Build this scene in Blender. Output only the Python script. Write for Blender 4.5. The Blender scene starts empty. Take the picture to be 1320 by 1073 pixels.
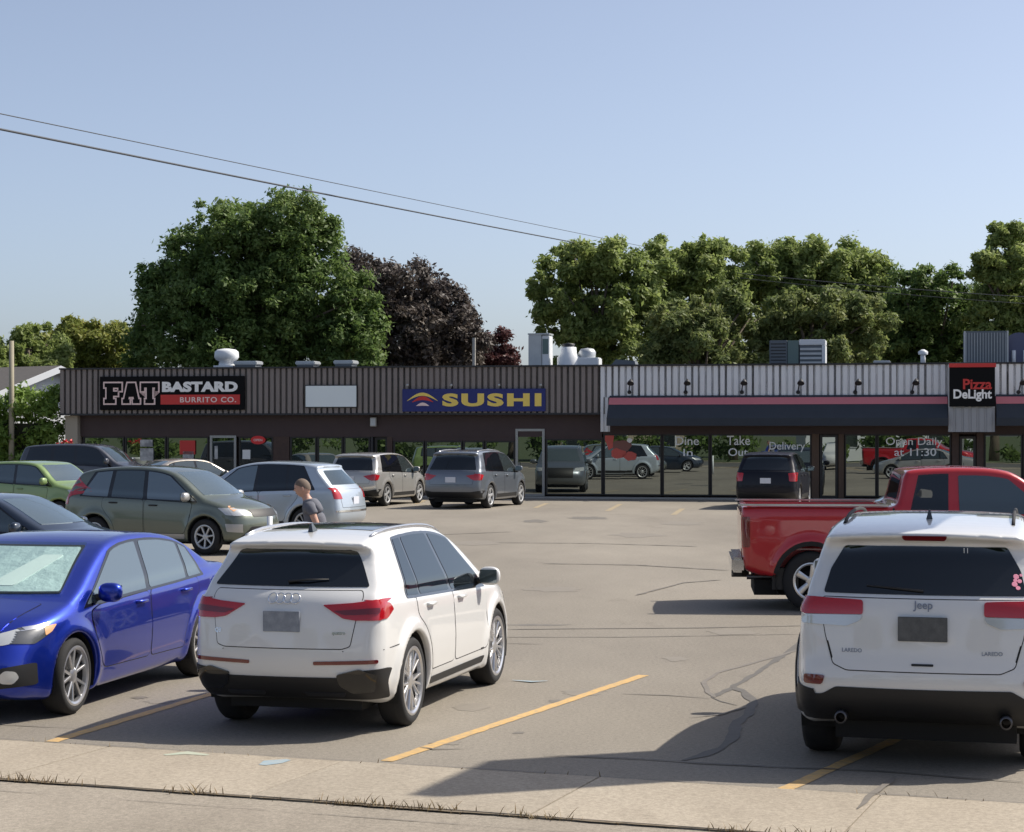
import bpy, bmesh, math, random
import numpy as np
from mathutils import Vector, Matrix
R = math.radians
rng = np.random.default_rng(7)
random.seed(7)
scene = bpy.context.scene
C = scene.collection

# ---------------------------------------------------------------- camera, sky, sun, exposure
cam_d = bpy.data.cameras.new('camera'); cam = bpy.data.objects.new('camera', cam_d); C.objects.link(cam)
cam.location = (0, 0, 2.4); cam.rotation_euler = (R(90), 0, 0)
cam_d.sensor_width = 36; cam_d.lens = 69.8; cam_d.shift_y = 0.0125
cam_d.clip_start = 0.1; cam_d.clip_end = 3000
scene.camera = cam
scene.render.resolution_x = 1024; scene.render.resolution_y = 832
SUN_EL, SUN_AZ = 47.0, 20.0      # azimuth counted from +X towards +Y
world = bpy.data.worlds.new('World'); scene.world = world; world.use_nodes = True
wn = world.node_tree; wn.nodes.clear()
sky = wn.nodes.new('ShaderNodeTexSky'); sky.sky_type = 'NISHITA'; sky.sun_disc = False
sky.sun_elevation = R(SUN_EL); sky.sun_rotation = R(90 - SUN_AZ)
sky.air_density = 0.65; sky.dust_density = 2.1; sky.ozone_density = 2.3; sky.altitude = 200
bg = wn.nodes.new('ShaderNodeBackground'); bg.inputs['Strength'].default_value = 0.14
wo = wn.nodes.new('ShaderNodeOutputWorld')
hs = wn.nodes.new('ShaderNodeHueSaturation'); hs.inputs['Saturation'].default_value = .76; hs.inputs['Value'].default_value = .96
wn.links.new(sky.outputs[0], hs.inputs['Color']); wn.links.new(hs.outputs[0], bg.inputs[0]); wn.links.new(bg.outputs[0], wo.inputs[0])
sd = bpy.data.lights.new('sun', 'SUN'); sd.energy = 4.8; sd.angle = R(0.53); sd.color = (1.0, 0.93, 0.82)
sun = bpy.data.objects.new('sun', sd); C.objects.link(sun)
sv = Vector((math.cos(R(SUN_AZ))*math.cos(R(SUN_EL)), math.sin(R(SUN_AZ))*math.cos(R(SUN_EL)), math.sin(R(SUN_EL))))
sun.rotation_euler = sv.to_track_quat('Z', 'Y').to_euler(); sun.location = sv*60
scene.view_settings.view_transform = 'Standard'; scene.view_settings.look = 'None'
scene.view_settings.exposure = 0.28; scene.view_settings.gamma = 1.0
scene.view_settings.use_curve_mapping = False

# ---------------------------------------------------------------- materials
def mat(name, col, rough=0.6, metal=0.0, coat=0.0, spec=0.5, noise=None, bump=None, emit=None):
    """noise=(scale, amount, other colour); bump=(scale, strength, distance)"""
    m = bpy.data.materials.new(name); m.use_nodes = True
    n = m.node_tree; p = n.nodes['Principled BSDF']
    p.inputs['Base Color'].default_value = (*col, 1); p.inputs['Roughness'].default_value = rough
    p.inputs['Metallic'].default_value = metal; p.inputs['Specular IOR Level'].default_value = spec
    p.inputs['Coat Weight'].default_value = coat; p.inputs['Coat Roughness'].default_value = 0.03
    tc = n.nodes.new('ShaderNodeTexCoord')
    if noise:
        t = n.nodes.new('ShaderNodeTexNoise'); t.inputs['Scale'].default_value = noise[0]; t.inputs['Detail'].default_value = 8
        t.inputs['Roughness'].default_value = 0.65
        n.links.new(tc.outputs['Object'], t.inputs['Vector'])
        r = n.nodes.new('ShaderNodeValToRGB'); r.color_ramp.elements[0].position = 0.5-noise[1]/2; r.color_ramp.elements[1].position = 0.5+noise[1]/2
        r.color_ramp.elements[0].color = (*col, 1); r.color_ramp.elements[1].color = (*noise[2], 1)
        n.links.new(t.outputs['Fac'], r.inputs[0]); n.links.new(r.outputs[0], p.inputs['Base Color'])
    if bump:
        t = n.nodes.new('ShaderNodeTexNoise'); t.inputs['Scale'].default_value = bump[0]; t.inputs['Detail'].default_value = 6
        n.links.new(tc.outputs['Object'], t.inputs['Vector'])
        b = n.nodes.new('ShaderNodeBump'); b.inputs['Strength'].default_value = bump[1]; b.inputs['Distance'].default_value = bump[2]
        n.links.new(t.outputs['Fac'], b.inputs['Height']); n.links.new(b.outputs[0], p.inputs['Normal'])
    if emit:
        p.inputs['Emission Color'].default_value = (*col, 1); p.inputs['Emission Strength'].default_value = emit
    return m

def glossy_glass(name, base, fac, tint=(0.85, 0.92, 0.95), rough=0.0, wav=0.0):
    m = bpy.data.materials.new(name); m.use_nodes = True
    n = m.node_tree; n.nodes.clear()
    o = n.nodes.new('ShaderNodeOutputMaterial'); mx = n.nodes.new('ShaderNodeMixShader')
    d = n.nodes.new('ShaderNodeBsdfDiffuse'); d.inputs[0].default_value = (*base, 1)
    g = n.nodes.new('ShaderNodeBsdfGlossy'); g.inputs[0].default_value = (*tint, 1); g.inputs['Roughness'].default_value = rough
    lw = n.nodes.new('ShaderNodeFresnel'); lw.inputs[0].default_value = 1.5
    ma = n.nodes.new('ShaderNodeMath'); ma.operation = 'MULTIPLY_ADD'; ma.use_clamp = True
    n.links.new(lw.outputs[0], ma.inputs[0]); ma.inputs[1].default_value = 1.0; ma.inputs[2].default_value = fac
    n.links.new(ma.outputs[0], mx.inputs[0]); n.links.new(d.outputs[0], mx.inputs[1]); n.links.new(g.outputs[0], mx.inputs[2])
    if wav:
        tc = n.nodes.new('ShaderNodeTexCoord'); t = n.nodes.new('ShaderNodeTexNoise'); t.inputs['Scale'].default_value = 0.9
        n.links.new(tc.outputs['Object'], t.inputs['Vector'])
        b = n.nodes.new('ShaderNodeBump'); b.inputs['Strength'].default_value = 0.3; b.inputs['Distance'].default_value = wav
        n.links.new(t.outputs['Fac'], b.inputs['Height']); n.links.new(b.outputs[0], g.inputs['Normal'])
    n.links.new(mx.outputs[0], o.inputs[0])
    return m

def clear_glass(name):
    m = bpy.data.materials.new(name); m.use_nodes = True; m.use_transparent_shadow = True
    n = m.node_tree; n.nodes.clear()
    o = n.nodes.new('ShaderNodeOutputMaterial'); mx = n.nodes.new('ShaderNodeMixShader')
    d = n.nodes.new('ShaderNodeBsdfTransparent'); d.inputs[0].default_value = (.75, .86, .84, 1)
    g = n.nodes.new('ShaderNodeBsdfGlossy'); g.inputs[0].default_value = (1, 1, 1, 1); g.inputs['Roughness'].default_value = 0.0
    lw = n.nodes.new('ShaderNodeLayerWeight'); lw.inputs[0].default_value = .5
    pw = n.nodes.new('ShaderNodeMath'); pw.operation = 'POWER'; pw.inputs[1].default_value = 5; n.links.new(lw.outputs['Facing'], pw.inputs[0])
    ad = n.nodes.new('ShaderNodeMath'); ad.operation = 'MULTIPLY_ADD'; ad.inputs[1].default_value = .9; ad.inputs[2].default_value = .05; n.links.new(pw.outputs[0], ad.inputs[0])
    n.links.new(ad.outputs[0], mx.inputs[0]); n.links.new(d.outputs[0], mx.inputs[1]); n.links.new(g.outputs[0], mx.inputs[2])
    n.links.new(mx.outputs[0], o.inputs[0]); return m

def paint(name, col, metal=0.0, rough=0.35):
    return mat(name, col, rough, metal, 1.0, 0.5)

M = {}
M['white_paint'] = paint('white_paint', (.70, .70, .69))
M['blue_paint'] = paint('blue_paint', (.010, .038, .42), .78, .30)
M['red_paint'] = paint('red_paint', (.42, .006, .012), .1, .35)
M['olive_paint'] = paint('olive_paint', (.13, .15, .12), .5, .35)
M['green_paint'] = paint('green_paint', (.20, .29, .10), .2, .4)
M['silverblue_paint'] = paint('silverblue_paint', (.46, .52, .58), .45, .35)
M['silver_paint'] = paint('silver_paint', (.46, .45, .43), .5, .35)
M['slate_paint'] = paint('slate_paint', (.16, .18, .21), .5, .35)
M['black_paint'] = mat('black_paint', (.006, .007, .014), .45, 0, .25, .2)
M['navy_paint'] = paint('navy_paint', (.015, .025, .045), .3, .3)
M['beige_paint'] = paint('beige_paint', (.42, .38, .33), .4, .35)
M['darkgrey_paint'] = paint('darkgrey_paint', (.05, .055, .07), .3, .4)
M['tint'] = glossy_glass('tint', (.006, .007, .009), .03)
M['glass'] = glossy_glass('glass', (.03, .038, .04), .10, (.8, .92, .95))
M['glass_light'] = glossy_glass('glass_light', (.07, .09, .095), .16, (.85, .95, 1))
M['shop_glass'] = glossy_glass('shop_glass', (.010, .012, .012), .27, (.80, .88, .84), 0.0, .0008)
M['clear'] = clear_glass('clear')
M['plastic'] = mat('plastic', (.014, .014, .015), .55)
M['gloss_black'] = mat('gloss_black', (.006, .006, .007), .12, coat=.6)
M['gap'] = mat('gap', (.012, .012, .014), .8)
M['tyre'] = mat('tyre', (.016, .016, .017), .85, bump=(60, .4, .004))
M['rim'] = mat('rim', (.62, .62, .63), .28, .85)
M['rim_dark'] = mat('rim_dark', (.10, .10, .11), .35, .8)
M['rim_flat'] = mat('rim_flat', (.55, .56, .57), .4, .6)
M['chrome'] = mat('chrome', (.75, .76, .78), .12, 1.0)
M['tail_red'] = mat('tail_red', (.42, .006, .012), .12, coat=1.0)
M['tail_dark'] = mat('tail_dark', (.14, .004, .008), .12, coat=1.0)
M['lamp_clear'] = mat('lamp_clear', (.55, .57, .58), .15, .3, coat=1.0)
M['lamp_house'] = mat('lamp_house', (.12, .125, .13), .2, .5, coat=1.0)
M['amber'] = mat('amber', (.75, .42, .22), .2, coat=1.0)
M['plate'] = mat('plate', (.30, .33, .38), .5, noise=(14, .5, (.16, .18, .22)))
M['plate_dark'] = mat('plate_dark', (.05, .055, .06), .5, noise=(14, .5, (.12, .125, .13)))
M['plate_white'] = mat('plate_white', (.62, .64, .70), .5)
M['under'] = mat('under', (.012, .012, .012), .9)
M['foil'] = mat('foil', (.80, .86, .84), .35, .35, bump=(5, .9, .05))
M['paper'] = mat('paper', (.82, .82, .80), .7)
M['skin'] = mat('skin', (.52, .30, .22), .55)
M['hair'] = mat('hair', (.15, .11, .085), .8)
M['shirt'] = mat('shirt', (.10, .105, .13), .9, noise=(9, .5, (.14, .145, .17)))
M['shorts'] = mat('shorts', (.09, .085, .07), .9)
M['badge'] = mat('badge', (.24, .26, .31), .35, .3)
M['pink'] = mat('pink', (.85, .30, .42), .6)

# ---------------------------------------------------------------- object helpers
def obj(name, verts, faces, m, parent=None, smooth=False, kind=None, loc=None, mats=None, fmat=None):
    me = bpy.data.meshes.new(name)
    me.from_pydata([tuple(v) for v in verts], [], [tuple(f) for f in faces]); me.update()
    return link(name, me, m, parent, smooth, kind, loc, mats, fmat)
def link(name, me, m, parent=None, smooth=False, kind=None, loc=None, mats=None, fmat=None):
    if mats:
        for q in mats: me.materials.append(q)
        if fmat is not None: me.polygons.foreach_set('material_index', fmat)
    elif m: me.materials.append(m)
    if smooth: me.polygons.foreach_set('use_smooth', [True]*len(me.polygons))
    o = bpy.data.objects.new(name, me); C.objects.link(o)
    if parent is not None: o.parent = parent
    if loc is not None: o.location = loc
    if kind: o['kind'] = kind
    return o
def tag(o, label, cat, group=None, kind=None):
    o['label'] = label; o['category'] = cat
    if group: o['group'] = group
    if kind: o['kind'] = kind
    return o
def thing(name, label, cat, loc=(0, 0, 0), rz=0.0, group=None):
    o = bpy.data.objects.new(name, None); C.objects.link(o); o.empty_display_size = .2
    o.location = loc; o.rotation_euler = (0, 0, rz)
    return tag(o, label, cat, group)

class MB:
    """collects simple solids into one mesh"""
    def __init__(s): s.v = []; s.f = []
    def add(s, vs, fs):
        n = len(s.v); s.v += [tuple(v) for v in vs]; s.f += [tuple(i+n for i in f) for f in fs]; return s
    def box(s, x0, x1, y0, y1, z0, z1, mtx=None):
        vs = [Vector((x, y, z)) for z in (z0, z1) for y in (y0, y1) for x in (x0, x1)]
        if mtx: vs = [mtx @ v for v in vs]
        return s.add(vs, [(0, 2, 3, 1), (4, 5, 7, 6), (0, 1, 5, 4), (2, 6, 7, 3), (0, 4, 6, 2), (1, 3, 7, 5)])
    def bbox(s, x0, x1, y0, y1, z0, z1, b=.01):
        """box with its vertical and top edges bevelled"""
        bm = bmesh.new(); 
        mt = Matrix.Translation(((x0+x1)/2, (y0+y1)/2, (z0+z1)/2)) @ Matrix.Diagonal((x1-x0, y1-y0, z1-z0, 1))
        bmesh.ops.create_cube(bm, size=1, matrix=mt)
        bmesh.ops.bevel(bm, geom=bm.edges[:], offset=b, segments=2, affect='EDGES')
        return s.bm(bm)
    def bm(s, bm, mtx=None):
        bm.verts.ensure_lookup_table(); bm.verts.index_update()
        vs = [(mtx @ v.co) if mtx else v.co.copy() for v in bm.verts]
        s.add(vs, [[v.index for v in f.verts] for f in bm.faces]); bm.free(); return s
    def prism(s, pts, a, b, axis='z'):
        """polygon pts extruded from a to b along axis"""
        def P(p, h): return {'z': (p[0], p[1], h), 'y': (p[0], h, p[1]), 'x': (h, p[0], p[1])}[axis]
        n = len(pts); vs = [P(p, a) for p in pts]+[P(p, b) for p in pts]
        fs = [tuple(range(n))[::-1], tuple(range(n, 2*n))]+[(i, (i+1) % n, n+(i+1) % n, n+i) for i in range(n)]
        return s.add(vs, fs)
    def tube(s, pts, r, seg=8, cap=True):
        pts = [Vector(p) for p in pts]; rs = r if hasattr(r, '__len__') else [r]*len(pts)
        rings = []; up = None
        for i, p in enumerate(pts):
            d = (pts[min(i+1, len(pts)-1)]-pts[max(i-1, 0)]).normalized()
            if up is None: up = d.orthogonal().normalized()
            up = (up-d*up.dot(d)).normalized(); w = d.cross(up)
            rings.append([p+rs[i]*(math.cos(2*math.pi*k/seg)*up+math.sin(2*math.pi*k/seg)*w) for k in range(seg)])
        n0 = 0; vs = [v for rg in rings for v in rg]; fs = []
        for i in range(len(pts)-1):
            for k in range(seg):
                fs.append((i*seg+k, i*seg+(k+1) % seg, (i+1)*seg+(k+1) % seg, (i+1)*seg+k))
        if cap: fs += [tuple(range(seg))[::-1], tuple(range((len(pts)-1)*seg, len(pts)*seg))]
        return s.add(vs, fs)
    def lathe(s, prof, seg=24, mtx=None, axis='z'):
        """prof = [(r, h)]"""
        vs = []; fs = []; n = len(prof)
        for k in range(seg):
            a = 2*math.pi*k/seg
            for r, h in prof:
                v = Vector((r*math.cos(a), r*math.sin(a), h)) if axis == 'z' else Vector((r*math.cos(a), h, r*math.sin(a)))
                vs.append(mtx @ v if mtx else v)
        for k in range(seg):
            for i in range(n-1):
                a, b = k*n+i, ((k+1) % seg)*n+i
                fs.append((a, b, b+1, a+1))
        return s.add(vs, fs)
    def grow(s, d): s.v = [tuple(Vector(v)+Vector(d)) for v in s.v]; return s
    def build(s, name, m, parent=None, smooth=False, **k): return obj(name, s.v, s.f, m, parent, smooth, **k)

def smooth_angle(o, deg=35):
    me = o.data
    me.polygons.foreach_set('use_smooth', [True]*len(me.polygons))
    me.set_sharp_from_angle(angle=R(deg)) if hasattr(me, 'set_sharp_from_angle') else None
    return o

def text_mesh(s, h, width=None, extr=.006, bold=0.0, align='LEFT', sp=1.0, shear=0):
    cu = bpy.data.curves.new('txt', 'FONT'); cu.body = s; cu.size = 1.0; cu.offset = bold; cu.extrude = 0; cu.space_character = sp
    cu.resolution_u = 4; cu.shear = shear
    o = bpy.data.objects.new('txt', cu); C.objects.link(o)
    dg = bpy.context.evaluated_depsgraph_get(); me = bpy.data.meshes.new_from_object(o.evaluated_get(dg))
    bpy.data.objects.remove(o); bpy.data.curves.remove(cu)
    vs = np.array([v.co[:] for v in me.vertices]); fs = [tuple(p.vertices) for p in me.polygons]
    bpy.data.meshes.remove(me)
    x0, x1 = vs[:, 0].min(), vs[:, 0].max(); y0, y1 = vs[:, 1].min(), vs[:, 1].max()
    k = h/(y1-y0); kx = (width/(x1-x0)) if width else k
    X = (vs[:, 0]-x0)*kx; Z = (vs[:, 1]-y0)*k
    w = (x1-x0)*kx
    if align == 'CENTER': X = X-w/2
    # shallow slab: front sheet plus side walls on boundary edges
    from collections import Counter
    n = len(vs); ec = Counter()
    for f in fs:
        for i in range(len(f)): ec[(f[i], f[(i+1) % len(f)])] += 1
    V = [(X[i], -extr, Z[i]) for i in range(n)]+[(X[i], 0, Z[i]) for i in range(n)]
    F = [f for f in fs]+[(b, a, a+n, b+n) for (a, b) in ec if (b, a) not in ec]
    return V, F, w
# ---------------------------------------------------------------- vehicles: an implicit body surface, meshed, with panels laid on it
def chaikin(p, n=2, closed=True):
    p = np.array(p, float)
    for _ in range(n):
        q = np.roll(p, -1, 0) if closed else p[1:]
        a = p if closed else p[:-1]
        m = np.empty((len(a)*2, 2)); m[0::2] = a*.75+q*.25; m[1::2] = a*.25+q*.75
        p = m if closed else np.vstack([p[:1], m, p[-1:]])
    return p
def poly_sdf(poly, X, Z):
    px, pz = X.ravel(), Z.ravel(); d = np.full(px.shape, 1e9); ins = np.zeros(px.shape, bool)
    n = len(poly)
    for i in range(n):
        a, b = poly[i], poly[(i+1) % n]; e = b-a; wx, wz = px-a[0], pz-a[1]
        t = np.clip((wx*e[0]+wz*e[1])/(e@e+1e-12), 0, 1)
        d = np.minimum(d, (wx-e[0]*t)**2+(wz-e[1]*t)**2)
        c = (a[1] > pz) != (b[1] > pz)
        xc = a[0]+(pz-a[1])*e[0]/(e[1] if abs(e[1]) > 1e-12 else 1e-12)
        ins ^= c & (px < xc)
    d = np.sqrt(d); d[ins] *= -1
    return d.reshape(X.shape)
def scurve(pts, lo, hi, sig):
    xs = np.linspace(lo-.3, hi+.3, 400); p = np.array(pts, float); ys = np.interp(xs, p[:, 0], p[:, 1])
    s = sig/(xs[1]-xs[0]); k = np.arange(-int(3*s)-1, int(3*s)+2); w = np.exp(-k**2/(2*s*s)); w /= w.sum()
    ys = np.convolve(np.pad(ys, len(k)//2, mode='edge'), w, 'valid')
    return lambda x: np.interp(x, xs, ys)
def smax(a, b, r):
    h = np.maximum(r-np.abs(a-b), 0)/r
    return np.maximum(a, b)+h*h*r*.25
def sstep(a, b, x):
    t = np.clip((x-a)/(b-a), 0, 1); return t*t*(3-2*t)

class Body:
    def __init__(s, sp):
        s.sp = sp; L, H, W = sp['L'], sp['H'], sp['W']/2
        s.L, s.H, s.W = L, H, W
        s.poly = chaikin(sp['sil'], 2)
        s.gx = np.arange(-.4, L+.4, .012); s.gz = np.arange(-.1, H+.4, .012)
        X, Z = np.meshgrid(s.gx, s.gz, indexing='ij'); s.tab = poly_sdf(s.poly, X, Z)
        s.belt = scurve(sp['belt'], 0, L, .05)
        b = sp['b0'] = float(s.belt(L/2)); tm = sp.get('tumble', .2); sh = sp.get('shoulder', .03)
        s.sec = scurve(sp.get('sec', [(.12, .12), (.22, .05), (.36, .012), (.5, 0), (.62, -.004), (b-.2, .004), (b-.06, .016), (b-.01, .024), (b+.035, .024+sh), (b+.12, .04+sh), (H, tm)]), 0, H, .022)
        pr, pf = sp.get('pr', .10), sp.get('pf', .20)
        s.plan = scurve([(-.1, pr+.03), (0, pr), (.3, pr*.35), (.8, 0), (L-.95, 0), (L-.5, pf*.22), (L-.2, pf*.6), (L, pf), (L+.1, pf+.1)], 0, L, .10)
        s.kr = sp.get('kr', .14); s.kf = sp.get('kf', .30); s.cr = sp.get('crown', .045)
        s.ax = sp['axles']; s.wr = sp['wr']; s.ra = sp.get('ra', sp['wr']+.055)
        s.mid = sum(s.ax)/2
    def P(s, x, z):
        i = np.clip((x-s.gx[0])/.012, 0, len(s.gx)-1.001); k = np.clip((z-s.gz[0])/.012, 0, len(s.gz)-1.001)
        a = i.astype(int); b = k.astype(int); u = i-a; v = k-b; t = s.tab
        return t[a, b]*(1-u)*(1-v)+t[a+1, b]*u*(1-v)+t[a, b+1]*(1-u)*v+t[a+1, b+1]*u*v
    def env(s, x, d=.085):
        zs = np.linspace(s.H+.05, .3, 500); p = s.P(np.full(500, x), zs)
        k = np.argmax(p < -d); return float(zs[k])
    def F(s, x, y, z, arches=True):
        ay = np.abs(y); L = s.L
        xs = x-s.kr*y*y*(1-sstep(.2, 1.2, x))+s.kf*y*y*sstep(L-2.2, L-.3, x)
        p = s.P(xs, z+s.cr*y*y)
        W = s.W-s.plan(x)-s.sec(z-(s.belt(x)-s.sp['b0']))
        if s.sp.get('crease'):
            cz = s.sp['crease']; cc = cz[0]+cz[1]*(x-L/2); W = W-.012*np.exp(-((z-cc+.05)/.05)**2)
        for k, xa in enumerate(s.ax):
            c = np.sqrt((x-xa)**2+(z-s.wr)**2)-s.ra
            W = W+s.sp.get('flare', .022)*np.exp(-(np.maximum(np.abs(c-.03), 0)/.07)**2)*(z < s.wr+s.ra+.3)
        f = (ay-W)*.97
        f = smax(p, f, .07+.07*(1-sstep(.7, 1.1, z))*(1-sstep(.3, .7, x)*(1-sstep(L-.9, L-.4, x))))
        if s.sp.get('bed'):
            bx0, bx1, bz = s.sp['bed']; f = smax(f, -np.maximum.reduce([bx0-x, x-bx1, ay-(s.W-.10), bz-z]), .02)
        if arches:
            for xa in s.ax:
                c = np.sqrt((x-xa)**2+(z-s.wr)**2)-s.ra
                f = smax(f, -np.maximum(c, (s.W-.34)-ay), .012)
        return f
    def grad(s, x, y, z, arches=False):
        e = .004; g = np.stack([s.F(x+e, y, z, arches)-s.F(x-e, y, z, arches), s.F(x, y+e, z, arches)-s.F(x, y-e, z, arches), s.F(x, y, z+e, arches)-s.F(x, y, z-e, arches)], -1)
        m = np.linalg.norm(g, axis=-1, keepdims=True)
        return g/np.maximum(m, 1e-9), m[..., 0]/(2*e)
    def mesh(s, h):
        L, W, H = s.L, s.W, s.H
        ax = [np.arange(-.1, L+.1, h), np.arange(-W-.08, W+.08+h, h), np.arange(.08, H+.08, h)]
        ax[1] = (np.arange(len(ax[1]))-(len(ax[1])-1)/2)*h
        X, Y, Z = np.meshgrid(*ax, indexing='ij'); V = s.F(X, Y, Z); S = V < 0
        nx, ny, nz = S.shape
        cnt = np.zeros((nx-1, ny-1, nz-1), np.int8)
        for dx in (0, 1):
            for dy in (0, 1):
                for dz in (0, 1): cnt += S[dx:nx-1+dx, dy:ny-1+dy, dz:nz-1+dz]
        act = (cnt > 0) & (cnt < 8); idx = np.full(act.shape, -1); I = np.argwhere(act); idx[act] = np.arange(len(I))
        acc = np.zeros((len(I), 3)); num = np.zeros(len(I))
        cor = [(a, b, c) for a in (0, 1) for b in (0, 1) for c in (0, 1)]
        for a in cor:
            for b in cor:
                if sum(abs(p-q) for p, q in zip(a, b)) == 1 and a < b:
                    va = V[I[:, 0]+a[0], I[:, 1]+a[1], I[:, 2]+a[2]]; vb = V[I[:, 0]+b[0], I[:, 1]+b[1], I[:, 2]+b[2]]
                    m = (va < 0) != (vb < 0); t = np.where(m, va/np.where(m, va-vb, 1), 0)
                    p = np.array(a)+t[:, None]*(np.array(b)-np.array(a)); acc[m] += p[m]; num[m] += 1
        co = (I+acc/num[:, None])*h+np.array([ax[0][0], ax[1][0], ax[2][0]])
        for _ in range(3):
            g, m = s.grad(co[:, 0], co[:, 1], co[:, 2], True)
            f = s.F(co[:, 0], co[:, 1], co[:, 2]); st = np.clip(f/np.maximum(m, .3), -h*.5, h*.5)
            co = co-g*st[:, None]
        faces = []
        for d in range(3):
            sl = [slice(0, n) for n in S.shape]; sa = list(sl); sb = list(sl); sa[d] = slice(0, S.shape[d]-1); sb[d] = slice(1, S.shape[d])
            A, B = S[tuple(sa)], S[tuple(sb)]
            e = np.argwhere(A != B); u, v = [(1, 2), (2, 0), (0, 1)][d]
            e = e[(e[:, u] > 0) & (e[:, v] > 0) & (e[:, u] < S.shape[u]-1) & (e[:, v] < S.shape[v]-1)]
            def cell(du, dv):
                q = e.copy(); q[:, u] += du; q[:, v] += dv; return idx[q[:, 0], q[:, 1], q[:, 2]]
            q = np.stack([cell(-1, -1), cell(0, -1), cell(0, 0), cell(-1, 0)], 1)
            fl = ~A[e[:, 0], e[:, 1], e[:, 2]]; q[fl] = q[fl][:, ::-1]
            faces.append(q)
        fc = np.vstack(faces); return co, fc
    def hit(s, view, A, B):
        """where rays of a view meet the body without its wheel arches"""
        n = len(A); N = 90; z = np.zeros(n)
        L = s.L
        if view == 'S': o = np.stack([A, z+s.W+.1, B], 1); d = np.array([0, -1, 0.]); T = s.W
        elif view == 'R': o = np.stack([z-.15, A, B], 1); d = np.array([1., 0, 0]); T = L*.5
        elif view == 'F': o = np.stack([z+L+.15, A, B], 1); d = np.array([-1., 0, 0]); T = L*.62
        else: o = np.stack([A, B, z+s.H+.1], 1); d = np.array([0, 0, -1.]); T = s.H*.8
        ts = np.linspace(0, T, N); lo = np.zeros(n); hi = np.full(n, T); done = np.zeros(n, bool)
        for i, t in enumerate(ts):
            p = o+d*t; v = s.F(p[:, 0], p[:, 1], p[:, 2], False) < 0
            nw = v & ~done; hi[nw] = t; lo[nw] = ts[max(i-1, 0)]; done |= v
        for _ in range(16):
            mid = (lo+hi)/2; p = o+d*mid[:, None]; v = s.F(p[:, 0], p[:, 1], p[:, 2], False) < 0
            hi = np.where(v, mid, hi); lo = np.where(v, lo, mid)
        return o+d*hi[:, None], done

def cut_poly(poly, g):
    bm = bmesh.new(); vs = [bm.verts.new((p[0], p[1], 0)) for p in poly]
    f = bm.faces.new(vs); f.normal_update()
    if f.normal.z < 0: bmesh.ops.reverse_faces(bm, faces=[f])
    P = np.array(poly)
    for ax in (0, 1):
        lo, hi = P[:, ax].min(), P[:, ax].max(); n = int((hi-lo)/g)
        for i in range(1, n+1):
            c = lo+(hi-lo)*i/(n+1); co = [0, 0, 0]; no = [0, 0, 0]; co[ax] = c; no[ax] = 1
            bmesh.ops.bisect_plane(bm, geom=bm.verts[:]+bm.edges[:]+bm.faces[:], plane_co=co, plane_no=no, dist=1e-5)
    bmesh.ops.triangulate(bm, faces=[f for f in bm.faces if len(f.verts) > 4])
    bm.verts.index_update(); bm.verts.ensure_lookup_table()
    V = np.array([v.co[:2] for v in bm.verts]); F = [[v.index for v in f.verts] for f in bm.faces]
    bd = [(e.verts[0].index, e.verts[1].index) for e in bm.edges if e.is_boundary]
    bm.free(); return V, F, bd

def keep_main(ok, F):
    """only the largest connected piece of a panel stays"""
    par = list(range(len(ok)))
    def find(i):
        while par[i] != i: par[i] = par[par[i]]; i = par[i]
        return i
    for f in F:
        if all(ok[i] for i in f):
            for i in f[1:]: par[find(i)] = find(f[0])
    cnt = {}
    for f in F:
        if all(ok[i] for i in f): cnt[find(f[0])] = cnt.get(find(f[0]), 0)+1
    if not cnt: return ok
    m = max(cnt, key=cnt.get); return np.array([bool(ok[i]) and find(i) == m for i in range(len(ok))])

def patch(body, view, poly, off=.004, g=.05, rnd=2, side=1, thick=None):
    """a panel laid on the body; side=-1 mirrors it to the right"""
    poly = np.array(poly, float)
    if rnd: poly = round_poly(poly, rnd if rnd < 1 else .02)
    V, F, bd = cut_poly(poly, g)
    P, ok = body.hit(view, V[:, 0], V[:, 1])
    G, _ = body.grad(P[:, 0], P[:, 1], P[:, 2])
    top = P+G*off; low = P-G*(thick if thick is not None else .004)
    n = len(V); vs = [tuple(p) for p in top]; fs = []
    if view == 'S' and thick is None: ok = keep_main(ok & (P[:, 1] > body.W-.26), F)
    for f in F:
        if not all(ok[i] for i in f): continue
        a, b, c = top[f[0]], top[f[1]], top[f[2]]
        fs.append(f if np.dot(np.cross(b-a, c-a), G[f[0]]) > 0 else f[::-1])
    kept = {frozenset((f[i], f[(i+1) % len(f)])) for f in fs for i in range(len(f))}
    for a, b in bd:
        if frozenset((a, b)) not in kept: continue
        k = len(vs); vs += [tuple(top[a]), tuple(top[b]), tuple(low[b]), tuple(low[a])]; fs.append([k, k+1, k+2, k+3])
    vs = [(x-body.mid, y*side, z) for x, y, z in vs]
    if side < 0: fs = [f[::-1] for f in fs]
    return vs, fs

def round_poly(poly, r):
    out = []; n = len(poly)
    for i in range(n):
        a, b, c = poly[i-1], poly[i], poly[(i+1) % n]; u = a-b; v = c-b; lu, lv = np.linalg.norm(u), np.linalg.norm(v)
        if lu < 1e-6 or lv < 1e-6: continue
        u, v = u/lu, v/lv
        if u@v < -.97: out.append(b); continue
        d = min(r, lu*.4, lv*.4); p, q = b+u*d, b+v*d
        for t in (0, .33, .67, 1): out.append((1-t)**2*p+2*t*(1-t)*b+t*t*q)
    return np.array(out)

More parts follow.
